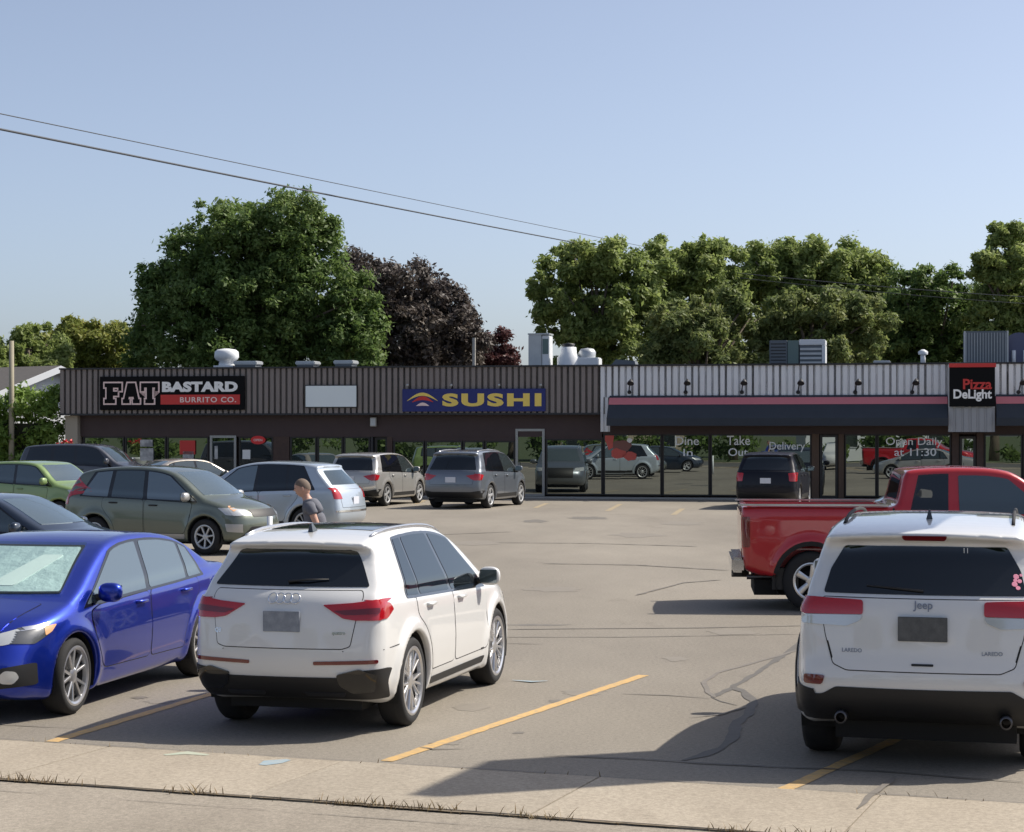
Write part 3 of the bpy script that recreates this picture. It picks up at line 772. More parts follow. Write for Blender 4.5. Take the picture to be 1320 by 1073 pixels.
M['sign_red'] = mat('sign_red', (.60, .035, .03), .45)
M['sign_white'] = mat('sign_white', (.92, .91, .89), .5)
M['sign_pink'] = mat('sign_pink', (.88, .66, .62), .5)
M['sign_blue'] = mat('sign_blue', (.012, .02, .16), .45)
M['sign_yellow'] = mat('sign_yellow', (.90, .66, .14), .5)
M['blank'] = mat('blank', (.80, .86, .87), .35)
M['galv'] = mat('galv', (.42, .44, .46), .45, .5, noise=(3, .6, (.54, .56, .57)))
M['galv_dark'] = mat('galv_dark', (.14, .16, .18), .6, .2)
M['hvac_green'] = mat('hvac_green', (.14, .20, .19), .6)
M['white_metal'] = mat('white_metal', (.72, .74, .76), .4)
M['concrete'] = mat('concrete', (.36, .34, .31), .9, noise=(4, .6, (.44, .42, .38)))

bld = thing('shop_building', 'long low strip of shops with brown and grey ribbed metal fascia', 'building', tuple(BW(0, 0)), TH)
def ribs(name, x0, x1, z0, z1, m, pitch=.215, d=.06, y=-.5):
    vs = []; fs = []; xs = []; n = int((x1-x0)/pitch); pitch = (x1-x0)/n
    for i in range(n):
        a = x0+i*pitch; xs += [(a, y), (a+pitch*.60, y), (a+pitch*.64, y+d), (a+pitch*.94, y+d)]
    xs.append((x1, y))
    for x, yy in xs: vs += [(x, yy, z0), (x, yy, z1)]
    fs = [(2*i, 2*i+2, 2*i+3, 2*i+1) for i in range(len(xs)-1)]
    return obj(name, vs, fs, m, bld)
D = 17.0
MB().box(0, XE, .35, D, 0, HB).build('wall', M['brick'], bld)
MB().box(.0, XE, -.44, D, HB+.004, HT-.05).build('roof', M['roofm'], bld)
ribs('ribbed_fascia', 0, XS-.02, HB, HT-.06, M['brown_metal'])
ribs('ribbed_fascia', XS, bx(1222)-.01, bz(1000, 512), HT-.06, M['grey_metal'], .225)
ribs('ribbed_fascia', bx(1282), XE, bz(1000, 512), HT-.06, M['grey_metal'], .225)
ribs('ribbed_fascia', XS, bx(789), 2.30, bz(1000, 512), M['grey_metal'], .14)
MB().box(-.03, XE+.03, -.56, D+.02, HT-.06, HT).build('roof_cap', M['trim_dark'], bld)
MB().box(-.02, XS-.03, -.515, -.40, HB-.035, HB+.03).build('fascia_trim', M['trim_dark'], bld)
MB().box(-.01, 0.006, -.5, D, HB-.02, HT-.06).build('fascia_end', M['brown_metal'], bld)
ZB = 2.12                                            # underside of the bulkhead, top of the shop windows
MB().box(bx(103), XS-.02, -.05, .30, ZB, HB-.04).build('bulkhead', M['bulk'], bld)
MB().box(XS, XE, -.02, .30, 2.22, bz(1000, 512)).build('bulkhead', M['bulk'], bld)
MB().box(.02, XE-.02, -.46, .36, HB-.004, HB+.002).build('soffit', M['trim_dark'], bld)
MB().box(.1, bx(104), -.30, .34, 0, HB-.04).build('end_pillar', M['beige'], bld)
MB().box(0, XE, -.55, .35, .0, .05).build('step', M['concrete'], bld)

def window(x0, x1, z0=.12, z1=None, y=.02, fr='alu_dark', w=.055, glass='shop_glass', name='window', rot=0.0):
    z1 = z1 or ZB
    m = MB()
    m.box(x0, x0+w, y-.04, y+.06, z0, z1).box(x1-w, x1, y-.04, y+.06, z0, z1).box(x0+w, x1-w, y-.035, y+.06, z0, z0+w).box(x0+w, x1-w, y-.035, y+.06, z1-w, z1)
    f = m.build(name, M[fr], bld)
    dx = random.uniform(-.002, .002)
    obj('pane', [(x0+w*.8, y+dx, z0+w*.8), (x1-w*.8, y-dx, z0+w*.8), (x1-w*.8, y-dx+random.uniform(-.002, .002), z1-w*.8), (x0+w*.8, y+dx, z1-w*.8)], [(0, 1, 2, 3)], M[glass], f)
    return f
def door(x0, x1, z1=2.16, y=-.02, fr='alu', glass='shop_glass'):
    f = window(x0, x1, .06, z1, y, fr, .085, glass, 'door')
    MB().tube([(x0+.14, y-.05, .95), (x0+.14, y-.10, .97), (x0+.14, y-.10, 1.22), (x0+.14, y-.05, 1.24)], .012, 6).build('door_handle', M['alu'], f, True)
    return f
def sill(x0, x1, z=.12, m='brick', y=.0): MB().box(x0, x1, y-.06, .34, .05, z).build('sill_wall', M[m], bld)
# left shop
sill(bx(104), bx(270), .55); sill(bx(306), bx(370), .55)
for a, c_ in ((107, 160), (161, 214), (215, 269), (308, 352)): window(bx(a), bx(c_), .56)
door(bx(271), bx(305))
MB().box(bx(352.5), bx(373), -.03, .34, 0, ZB).build('pillar', M['brick'], bld)
# empty unit
sill(bx(373), bx(478), .30)
for a, c_ in ((374, 408), (409, 442), (443, 477)): window(bx(a), bx(c_), .31)
MB().box(bx(478), bx(481), -.03, .34, 0, ZB).build('pillar', M['trim_dark'], bld)
door(bx(482), bx(499), 2.1, .12, 'alu_dark')
MB().box(bx(499.5), bx(506), -.06, .34, 0, ZB).build('pillar', M['brick'], bld)
# sushi shop
sill(bx(506), bx(664), .16)
for a, c_ in ((507, 547), (548, 596), (597, 624)): window(bx(a), bx(c_), .17, 1.98)
window(bx(625), bx(664), .17, 1.98); MB().box(bx(506), bx(664), -.03, .30, 1.985, ZB).build('header', M['bulk'], bld)
door(bx(665), bx(702.5), bz(680, 553), -.04); window(bx(703.5), bx(777), .10, 2.05, fr='alu_dark'); MB().box(bx(703), bx(777), -.03, .30, 2.055, ZB).build('header', M['bulk'], bld)
# restaurant
for a, c_ in ((778, 853), (854, 915), (916, 1046)): window(bx(a), bx(c_), .10, 2.22, w=.05)
MB().box(bx(1046.5), bx(1056), -.05, .34, 0, 2.22).build('post', M['wood'], bld)
door(bx(1057), bx(1080), 2.2, 0, 'alu_dark'); MB().box(bx(1081), bx(1088), -.05, .34, 0, 2.22).build('post', M['wood'], bld)
for a, c_ in ((1089, 1130), (1131, 1226)): window(bx(a), bx(c_), .10, 2.22, w=.05)
MB().box(bx(1227), bx(1236), -.10, .34, 0, 2.28).build('post', M['brick'], bld)
door(bx(1237), bx(1258), 2.15, 0, 'alu_dark'); MB().box(bx(1259), bx(1268), -.10, .34, 0, 2.28).build('post', M['brick'], bld)
for a, c_ in ((1269, 1318), (1319, 1370), (1371, 1420)): window(bx(a), bx(c_), .10, 2.22, w=.05)
MB().box(bx(1421), XE, -.05, .34, 0, 2.22).build('pillar', M['brick'], bld)
# lettering on the restaurant glass
M['film'] = mat('film', (.92, .93, .93), .7); M['film_dim'] = mat('film_dim', (.50, .52, .52), .7)
def decal(s, u0, u1, v0, v1, m='film', y=-.012, parent=None, bold=.006, name='window_lettering'):
    um = (u0+u1)/2; z1, z0 = bz(um, v0), bz(um, v1); w = bx(u1)-bx(u0)
    V, F_, w_ = text_mesh(s, z1-z0, w, .003, bold)
    return obj(name, [(bx(u0)+x, y+yy, z0+z) for x, yy, z in V], F_, M[m], parent or bld)
decal('Dine', 871, 901, 563, 574); decal('In', 881, 893, 579, 588)
decal('Take', 937, 967, 562, 574); decal('Out', 939, 964, 578, 588); decal('Delivery', 992, 1038, 570, 583)
decal('Open Daily', 1142, 1215, 564, 577); decal('at 11:30', 1153, 1207, 578, 588)
def flat(name, u0, u1, v0, v1, m, y=-.03, parent=None, th=.01):
    um = (u0+u1)/2; return MB().box(bx(u0), bx(u1), y-th, y, bz(um, v1), bz(um, v0)).build(name, M[m], parent or bld)
M['poster'] = mat('poster', (.62, .62, .60), .6, noise=(3, .25, (.25, .25, .26)))
M['red_film'] = mat('red_film', (.62, .10, .075), .5)
M['red_neon'] = mat('red_neon', (.75, .03, .03), .5)
flat('poster', 181, 197, 567, 576, 'poster'); flat('poster', 181, 198, 578, 594, 'poster'); flat('poster', 232, 252, 568, 586, 'sign_red'); flat('poster', 236, 250, 582, 594, 'poster')
flat('notice', 313, 323, 580, 592, 'paper'); flat('notice', 277, 281, 575, 592, 'poster')
# film pictures low on the first restaurant windows
fm = MB(); 
def blob(mb, u, v, w, h, seed, n=14, y=-.014):
    r_ = random.Random(seed); pts = []
    for i in range(n):
        a = 2*math.pi*i/n; k = 1+r_.uniform(-.18, .18); pts.append((bx(u)+w*k*math.cos(a), bz(u, v)+h*k*math.sin(a)))
    mb.prism(pts[::-1], y, y+.004, 'y')
blob(fm, 786, 566, .16, .36, 1); blob(fm, 797, 585, .25, .18, 2); blob(fm, 812, 588, .25, .15, 3); fm.build('window_film', M['red_film'], bld)
fm = MB(); blob(fm, 812, 568, .09, .09, 4, y=-.015); fm.build('window_film', M['sign_white'], bld)
fm = MB(); blob(fm, 801, 575, .33, .22, 6, y=-.011); fm.build('window_film', mat('film_brown', (.24, .10, .08), .6), bld)

# awning
def awning(x0, x1):
    z1, z0 = bz(1000, 510), bz(1000, 556)+.18; ya, yb = -.55, -1.25
    zf = .26                                            # front valance drop
    V = []; top0, top1 = (ya, z1), (yb, z0+zf)
    pts = [(ya, z1), (yb, z0+zf), (yb, z0), (yb+.02, z0), (yb+.02, z0+zf-.02), (ya, z1-.03)]
    a = MB().prism([(p[0], p[1]) for p in pts], x0, x1, 'x').build('awning', M['awn'], bld)
    def on(t, o): y, z = ya+(yb-ya)*t, z1+(z0+zf-z1)*t; return (y-o*.7, z+o*.7)
    q = [on(.10, .006), on(.40, .006), on(.40, .0), on(.10, .0)]
    MB().prism(q, x0, x1, 'x').build('awning_stripe', M['awn_red'], a)
    for xe in (x0, x1):
        MB().prism([(ya, z1-.02), (yb, z0+zf-.02), (yb, z0), (ya, z0)], xe-.006 if xe == x0 else xe, xe if xe == x0 else xe+.006, 'x').build('awning_side', M['awn'], a)
    return a
awning(bx(789), bx(1221)); awning(bx(1283), XE-.2)
# pilaster carrying the tall sign
ribs('ribbed_panel', bx(1222), bx(1281), bz(1250, 557), bz(1250, 526), mat('pil', (.34, .35, .37), .6), .22, .03, -1.05)
MB().box(bx(1222), bx(1281), -1.0, -.45, bz(1250, 557), HT-.08).build('sign_box', M['grey_metal'], bld)

def face_thing(name, label, cat, u, v, y=-.51, group=None):
    return thing(name, label, cat, tuple(BW(bx(u), y, bz(u, v))), TH, group)
def fpts(u0, u1, v0, v1):
    um = (u0+u1)/2; return bx(u1)-bx(u0), bz(um, v0)-bz(um, v1)
def board(s, w, h, m, th=.09, name='board'): return MB().bbox(0, w, -th, 0, 0, h, .008).build(name, M[m], s)
def letters(s, txt, x, z, w, h, m, y=-.09, name='lettering', bold=0., extr=.012, sp=1.0):
    V, F_, w_ = text_mesh(txt, h, w, extr, bold, sp=sp); return obj(name, [(x+a, y+b_, z+c_) for a, b_, c_ in V], F_, M[m], s)
# 1: burrito sign
sg = face_thing('shop_sign', 'black shop sign reading FAT BASTARD BURRITO CO. above the left shop', 'sign', 137, 529)
W_, H_ = fpts(137, 322, 486, 529); board(sg, W_, H_, 'sign_black')
def slab(ch, x, z, w, h, m, y, t, name='lettering', g=0.0):
    """heavy slab letters, drawn as outlines; g grows them"""
    P = {'F': [(0, 0), (.62, 0), (.62, .2), (.5, .2), (.5, .38), (.78, .38), (.78, .58), (.5, .58), (.5, .78), (.82, .78), (.82, .62), (1, .62), (1, 1), (0, 1), (0, .8), (.12, .8), (.12, .2), (0, .2)],
         'A': [(0, 0), (.40, 0), (.40, .2), (.33, .2), (.36, .32), (.64, .32), (.67, .2), (.60, .2), (.60, 0), (1, 0), (1, .2), (.92, .2), (.72, 1), (.28, 1), (.08, .2), (0, .2)],
         'T': [(.25, 0), (.75, 0), (.75, .2), (.66, .2), (.66, .78), (.82, .78), (.82, .60), (1, .60), (1, 1), (0, 1), (0, .60), (.18, .60), (.18, .78), (.34, .78), (.34, .2), (.25, .2)]}[ch]
    P = [(x+p[0]*w, z+p[1]*h) for p in P]
    if g:
        Q = []; n = len(P)
        for i in range(n):
            a, b_, c_ = Vector(P[i-1]), Vector(P[i]), Vector(P[(i+1) % n]); d1 = (b_-a).normalized(); d2 = (c_-b_).normalized()
            n1 = Vector((d1.y, -d1.x)); n2 = Vector((d2.y, -d2.x)); k = n1+n2; k = k/max(.5, (k.length_squared/2)) if k.length > .1 else n1
            Q.append(tuple(b_+k*g))
        P = Q
    return MB().prism(P[::-1], y-t, y, 'y').build(name, M[m], sg)
lw = W_*.118; lx = W_*.035
for i, ch in enumerate('FAT'):
    x_ = lx+i*(lw*1.08); slab(ch, x_, H_*.20, lw, H_*.60, 'sign_pink', -.092, .012, 'letter_outline', .055); slab(ch, x_, H_*.20, lw, H_*.60, 'sign_black', -.106, .006, 'letter')
letters(sg, 'BASTARD', W_*.435, H_*.53, W_*.52, H_*.31, 'sign_white', bold=.06, sp=1.06)
MB().box(W_*.425, W_*.97, -.100, -.088, H_*.16, H_*.45).build('red_band', M['sign_red'], sg)
letters(sg, 'BURRITO CO.', W_*.56, H_*.22, W_*.385, H_*.16, 'sign_pink', y=-.102, bold=.02, sp=1.15)
# 2: blank
sg = face_thing('blank_sign', 'blank pale sign panel on the brown fascia between two lettered signs', 'sign', 399, 526)
W_, H_ = fpts(399, 466, 497, 526); board(sg, W_, H_, 'trim_dark', .06); MB().box(.03, W_-.03, -.066, -.058, .03, H_-.03).build('panel', M['blank'], sg)
# 3: sushi
sg = face_thing('shop_sign', 'blue shop sign reading SUSHI in yellow with a small fish emblem', 'sign', 524, 531)
W_, H_ = fpts(524, 707, 502, 531); board(sg, W_, H_, 'sign_blue', .09)
letters(sg, 'SUSHI', W_*.283, H_*.22, W_*.69, H_*.58, 'sign_yellow', bold=.05, sp=1.2)
def curve_band(x0, x1, zm, rise, th, m, name):
    n = 16; pts = [(x0+(x1-x0)*i/n, zm+rise*math.sin(math.pi*i/n)) for i in range(n+1)]+[(x0+(x1-x0)*i/n, zm-.01+(rise-th)*math.sin(math.pi*i/n)) for i in range(n, -1, -1)]
    return MB().prism(pts[::-1], -.10, -.088, 'y').build(name, M[m], sg)
curve_band(W_*.035, W_*.25, H_*.48, H_*.36, H_*.13, 'sign_yellow', 'emblem_arch'); curve_band(W_*.07, W_*.22, H_*.42, H_*.26, H_*.16, 'sign_red', 'emblem_fish')
curve_band(W_*.10, W_*.19, H_*.26, H_*.14, H_*.13, 'sign_pink', 'emblem_base')
# 4: pizza sign
sg = face_thing('shop_sign', 'tall black sign with red top band reading Pizza Delight', 'sign', 1223, 525, -1.06)
W_, H_ = fpts(1223, 1281, 470, 525); board(sg, W_, H_, 'sign_black', .10); MB().box(-.01, W_+.03, -.13, .0, H_-.13, H_+.0).build('red_band', M['sign_red'], sg)
letters(sg, 'Pizza', W_*.30, H_*.40, W_*.63, H_*.24, 'sign_red', y=-.10, bold=.025); letters(sg, 'DeLight', W_*.09, H_*.12, W_*.84, H_*.28, 'sign_white', y=-.10, bold=.03)
# neon
sg = face_thing('open_sign', 'small glowing red sign in the window right of the left shop door', 'sign', 324, 573, -.05)
W_, H_ = fpts(324, 343, 561, 572); n = 20
MB().prism([(W_/2+W_/2*math.cos(2*math.pi*i/n), H_/2+H_/2*math.sin(2*math.pi*i/n)) for i in range(n)][::-1], -.04, 0, 'y').build('sign_body', M['red_neon'], sg)
letters(sg, 'OPEN', W_*.2, H_*.36, W_*.6, H_*.28, 'sign_pink', y=-.042, bold=.02, extr=.006)
# electric box and door light near the entry
ub = face_thing('wall_box', 'small pale utility box under the fascia by the recessed entry', 'utility box', 479, 550, -.10); MB().bbox(0, .22, -.12, 0, 0, .32, .01).build('box_body', M['concrete'], ub); MB().box(.02, .20, -.128, -.118, .03, .29).build('box_lid', M['galv'], ub)
# gooseneck lamps
ords = ['first gooseneck lamp above the awning, nearest the brown fascia', 'second gooseneck lamp from the brown fascia, above the awning', 'third gooseneck lamp from the brown fascia, above the awning', 'fourth gooseneck lamp from the brown fascia, above the awning',
        'fifth gooseneck lamp from the brown fascia, two left of the tall black sign', 'gooseneck lamp directly left of the tall black sign', 'gooseneck lamp right of the tall black sign']
for u, lb in zip((814, 886, 958, 1030, 1103, 1176, 1312), ords):
    g_ = face_thing('gooseneck_lamp', lb, 'lamp', u, 508, -.5, 'gooseneck lamps over the awning')
    MB().tube([(0, .02, .05), (0, -.10, .06), (.02, -.20, .16), (.05, -.30, .32), (.08, -.40, .42), (.11, -.50, .44)], .022, 8).build('arm', M['trim_dark'], g_, True)
    MB().lathe([(.03, .09), (.05, .05), (.10, -.03), (.12, -.09), (.105, -.09), (.001, -.02)], 16, Matrix.Translation((.12, -.55, .40)) @ Matrix.Rotation(R(-35), 4, 'X')).build('shade', M['trim_dark'], g_, True)
    MB().lathe([(.001, 0), (.07, 0), (.07, .03), (.001, .03)], 12, Matrix.Translation((0, .0, .05)) @ Matrix.Rotation(R(90), 4, 'X')).build('base', M['trim_dark'], g_)
for u, lb in ((532, 'small spotlight on the top left end of the sushi sign'), (588, 'small spotlight on top of the sushi sign above its first letters'), (649, 'small spotlight on top of the sushi sign above its last letters'), (702, 'small spotlight on the top right end of the sushi sign')):
    g_ = face_thing('spotlight', lb, 'lamp', u, 502, -.55, 'spotlights on the sushi sign')
    MB().tube([(0, 0, 0), (0, -.05, .10), (0, -.16, .14)], .012, 6).build('arm', M['trim_dark'], g_, True); MB().lathe([(.02, -.05), (.05, .06), (.001, .06)], 10, Matrix.Translation((0, -.18, .14)) @ Matrix.Rotation(R(115), 4, 'X')).build('head', M['galv'], g_, True)

# ---- on the roof
def roof_thing(name, label, cat, u, y, group=None): return thing(name, label, cat, tuple(BW(bx(u)*(1+y/70*.0), y, HT-.049)), TH, group)
def ax_(u, y):                                       # along the facade, for a thing set back by y
    k = (u-660)/2560; t = (k*(BY+y*cT)-BX+y*sT)/(cT-k*sT); return t-T0
def rt(name, label, cat, u, y=3.0): return thing(name, label, cat, tuple(BW(ax_(u, y), y, HT-.049)), TH)
v_ = rt('roof_fan', 'round white mushroom exhaust fan on the roof above the left shop', 'roof vent', 292, 2.6)
MB().box(-.38, .38, -.38, .38, 0, .20).build('curb', M['white_metal'], v_)
MB().lathe([(.30, .20), (.27, .36), (.40, .42), (.46, .52), (.44, .72), (.34, .80), (.10, .84), (.001, .84)], 24).build('hood', M['white_metal'], v_, True)
for u, lb, w_, h_ in ((320, 'low square roof hatch right of the mushroom exhaust fan', .9, .36), (397, 'low grey roof vent box above the blank sign', .75, .34), (446, 'low pale roof vent box right of the blank sign', .75, .36), (1137, 'flat pale roof cap left of the thin vent pipe', .6, .22)):
    v_ = rt('roof_vent', lb, 'roof vent', u, 2.5); MB().box(-w_/2+.06, w_/2-.06, -.35, .35, 0, h_*.6).build('curb', M['galv_dark'], v_); MB().bbox(-w_/2, w_/2, -.4, .4, h_*.6, h_, .03).build('cap', M['galv'], v_)
v_ = rt('air_handler', 'tall grey air handling unit on the roof behind the sushi sign', 'air conditioner', 697, 3.0)
MB().bbox(-.38, .10, -.4, .4, .05, 1.25, .02).build('cabinet', M['galv'], v_); MB().bbox(.11, .38, -.36, .36, .05, 1.22, .02).build('side_cabinet', M['white_metal'], v_)
MB().box(.14, .35, -.372, -.35, .55, 1.1).build('louver_panel', M['hvac_green'], v_); MB().box(-.40, .40, -.42, .42, 1.25, 1.30).build('cover', M['galv'], v_)
v_ = rt('roof_fan', 'short white drum vent with a dark top, left of the squat one', 'roof vent', 733, 3.0); MB().lathe([(.42, 0), (.42, .42), (.30, .56), (.28, .80), (.001, .84)], 20).build('drum', M['white_metal'], v_, True); MB().lathe([(.20, .80), (.24, .92), (.001, .96)], 16).build('cap', M['trim_dark'], v_, True)
v_ = rt('roof_fan', 'squat pale square exhaust housing between the drum vent and the dark lid', 'roof vent', 757, 3.2); MB().bbox(-.48, .48, -.4, .4, 0, .42, .03).build('housing', M['white_metal'], v_); MB().lathe([(.30, .42), (.32, .62), (.24, .74), (.001, .78)], 16).build('hood', M['galv'], v_, True)
v_ = rt('roof_vent', 'low dark sloping roof lid above the seam of the two fascias', 'roof vent', 805, 3.0); MB().prism([(-.55, 0), (.5, 0), (.42, .28), (-.25, .34)][::-1], -.4, .4, 'y').build('lid', M['galv_dark'], v_)
v_ = rt('air_conditioner', 'large rooftop air conditioner with a dark and a pale half', 'air conditioner', 1029, 3.4)
MB().bbox(-.98, -.35, -.6, .6, .05, .98, .02).build('coil_section', M['galv_dark'], v_); MB().bbox(-.34, .05, -.6, .6, .05, .97, .02).build('cabinet', M['hvac_green'], v_)
MB().bbox(.06, .98, -.6, .6, .80, 1.0, .02).build('hood', M['white_metal'], v_); MB().box(.08, .86, -.56, .56, .05, .79).build('intake', M['galv_dark'], v_); MB().bbox(.86, .98, -.6, .6, .05, .80, .01).build('side_panel', M['white_metal'], v_)
for k in range(4): MB().box(.10, .85, -.60, -.565, .14+.16*k, .22+.16*k).build('louver', M['galv'], v_)
for k in range(7): MB().box(-.93, -.40, -.61, -.603, .14+.115*k, .18+.115*k).build('grille_bar', M['trim_dark'], v_)
v_ = rt('vent_pipe', 'thin white vent pipe with cap on the roof left of the tall black sign', 'vent pipe', 1190, 2.4); MB().tube([(0, 0, 0), (0, 0, .52)], .09, 12).build('pipe', M['white_metal'], v_, True); MB().lathe([(.16, .42), (.17, .52), (.05, .60), (.001, .60)], 14).build('cap', M['white_metal'], v_, True)
v_ = rt('air_conditioner', 'big dark mesh sided rooftop unit above the tall black sign', 'air conditioner', 1272, 3.0)
MB().bbox(-.78, .70, -.6, .6, .02, 1.22, .02).build('cabinet', M['galv_dark'], v_)
for k in range(15): MB().box(-.72+.095*k, -.70+.095*k, -.612, -.601, .08, 1.16).build('grille_bar', M['galv'], v_)
for s_ in (-.76, .68): MB().box(s_-.03, s_+.03, -.63, -.605, .02, 1.22).build('corner_post', M['galv'], v_)
v_ = rt('roof_fan', 'dark blue rounded exhaust blower at the right edge of the roof', 'roof vent', 1313, 3.0)
MB().lathe([(.001, -.4), (.55, -.4), (.55, .4), (.001, .4)], 24, Matrix.Translation((0, 0, .62)), 'y').build('blower', mat('blower', (.10, .11, .19), .5), v_); MB().box(-.3, .3, -.3, .3, 0, .3).build('curb', M['galv'], v_)
for k in (-.18, .20): MB().tube([(k, -.45, .0), (k, -.45, .55)], .07, 8).build('vent_pipe', M['white_metal'], v_, True)
v_ = rt('wood_post', 'thin wooden post standing up behind the roof before the dark purple tree', 'post', 611, 18.5); MB().tube([(0, 0, -4.5), (0, 0, 1.9)], .08, 8).build('post', M['concrete'], v_)
# ---------------------------------------------------------------- the vehicles
def arc(xc, zc, r, a0, a1, n=7):
    return [(xc+r*math.cos(R(a0+(a1-a0)*i/n)), zc+r*math.sin(R(a0+(a1-a0)*i/n))) for i in range(n+1)]
def sub(a, b, n):
    return [(a[0]+(b[0]-a[0])*i/n, a[1]+(b[1]-a[1])*i/n) for i in range(n+1)]
def place(u, v):                                  # a point of the ground, from its bearing and distance
    Y = 6144/(v-553); return Vector(((u-660)/2560*Y, Y, 0))
def root_at(contact, ang, wb, side, w, front=True, sc=(1, 1)):
    """middle of the wheelbase on the ground, from where one wheel touches it"""
    c, s = math.cos(R(ang)), math.sin(R(ang)); dx = (wb/2 if front else -wb/2)*sc[0]; dy = side*(w/2-.05)*sc[1]
    return (contact[0]-(dx*c-dy*s), contact[1]-(dx*s+dy*c), 0)

def lower(L, r, ax, zb=.22, rear=(.14, .28), front=(.1, .24)):
    return [(L-front[0]-.35, zb), (rear[0]+.35, zb), rear]

# ---- white compact suv, nearest, seen from behind
q3 = dict(L=4.48, H=1.585, W=1.85, wr=.362, ra=.405, axles=(.90, 3.58), paint='white_paint', wheel='low_fan', rim='rim', ww=.24,
    sil=[(.17, .30), (.03, .44), (0, .62), (.02, .80), (.05, .98), (.10, 1.10), (.20, 1.19), (.42, 1.43), (.30, 1.49), (.36, 1.525), (.75, 1.575), (1.5, 1.597), (2.1, 1.58), (2.55, 1.51), (2.9, 1.37), (3.38, 1.09), (3.7, 1.03), (4.1, .96), (4.35, .86), (4.46, .70), (4.48, .5), (4.42, .30), (4.1, .22), (.5, .24)],
    belt=[(0, 1.08), (1.0, 1.03), (2.5, .98), (3.6, .94), (4.4, .9)], tumble=.32, shoulder=.035, flare=.03, pr=.07, kr=.13,
    panes=[(.82, .98, 1.12, 1.16), (1.17, 1.21, 2.02, 1.92), (2.10, 2.00, 3.12, 2.52)], trim=(.78, .95, 3.18, 2.54), side_glass=['tint', 'tint', 'tint'],
    doors=[[(2.12, .40), (3.12, .40), (3.18, .93), (3.14, 1.0), (2.5, 1.02), (2.10, 1.02)],
           [(1.42, .40), (2.09, .40), (2.07, 1.02), (1.02, 1.05), (1.04, .88)]+arc(.90, .362, .52, 55, 12, 5)],
    handles=[(2.32, .93), (1.38, .945)], mirror=(3.0, 1.06, 1.0), rails=(.62, 2.55, .60, 'rim'), fin=.75,
    plate=('R', .905, 'plate', .34, .16),
    decals=[('tailgate', 'paint', 'R', [(-.66, .92), (-.62, .72), (-.55, .70), (.55, .70), (.62, .72), (.66, .92), (.70, 1.09), (.68, 1.135), (-.68, 1.135), (-.70, 1.09)], .004, False, 'gap'),
            ('rear_window', 'tint', 'R', [(-.73, 1.165), (.73, 1.165), (.56, 1.43), (.50, 1.445), (-.50, 1.445), (-.56, 1.43)], .007, False),
            ('taillight', 'tail_red', 'R', [(.36, 1.03), (.62, 1.045), (.87, 1.075), (.87, .915), (.66, .915), (.55, .93)], .012),
            ('taillight_band', 'tail_dark', 'R', [(.46, .985), (.62, .995), (.85, 1.01), (.85, .965), (.64, .955), (.56, .955)], .016),
            ('taillight_side', 'tail_red', 'S', [(.10, 1.08), (.36, 1.035), (.42, .985), (.28, .925), (.10, .92)], .010),
            ('reflector', 'tail_dark', 'R', [(.30, .60), (.85, .615), (.85, .585), (.30, .573)], .008),
            ('diffuser', 'plastic', 'R', [(-.90, .545), (-.70, .53), (-.60, .475), (.60, .475), (.70, .53), (.90, .545), (.86, .30), (-.86, .30)], .012, False),
            ('diffuser_vent', 'gloss_black', 'R', [(.50, .50), (.70, .545), (.84, .50), (.80, .37), (.62, .36), (.52, .42)], .020),
            ('exhaust_trim', 'rim_dark', 'R', [(.18, .36), (.56, .36), (.54, .33), (.20, .33)], .018),
            ('sill_trim', 'plastic', 'S', [(1.40, .33), (3.08, .33), (3.05, .27), (1.43, .27)], .006),
            ('headlight', 'lamp_clear', 'S', [(3.95, .84), (4.36, .80), (4.40, .68), (4.15, .70)], .006),
            ('roof_glass', 'gloss_black', 'T', [(.95, -.50), (2.3, -.50), (2.3, .50), (.95, .50)], .004, False)],
    seams=[('R', [(-.83, .87), (-.66, .70)], .0), ('S', [(.05, .68), (.50, .70)], .006)][1:])
c = Vector((-.83, 16.08)); loc = root_at(c, 75.8, 2.68, -1, 1.85, False, (1, .88))
r, b = build_car(q3, 'white compact suv in front of the blue sedan, red wedge taillights, seen from behind', 'suv', loc, R(75.8), res=.024, scale=(1, .88, 1))
for k in range(4):                                   # four joined rings
    p, n = on_body(b, 'R', (k-1.5)*.070, 1.075, .006); mt = Matrix.Translation(p) @ n.to_track_quat('Y', 'Z').to_matrix().to_4x4()
    MB().lathe([(.047, 0), (.047, .005), (.038, .005), (.038, 0), (.047, 0)], 20, mt, 'y').build('ring_emblem', M['chrome'], r, True)
car_text(b, r, 'Q3', 'R', .62, .80, .038, M['chrome'], 'model_badge')
car_text(b, r, 'quattro', 'R', -.52, .80, .030, M['chrome'], 'drive_badge')
p0, _ = on_body(b, 'R', 0, 1.19, .02); p1, _ = on_body(b, 'R', -.36, 1.21, .016)
MB().tube([p0, (p0+p1)/2+Vector((-.012, 0, .006)), p1], [.012, .008, .005], 6).build('wiper', M['plastic'], r, True)

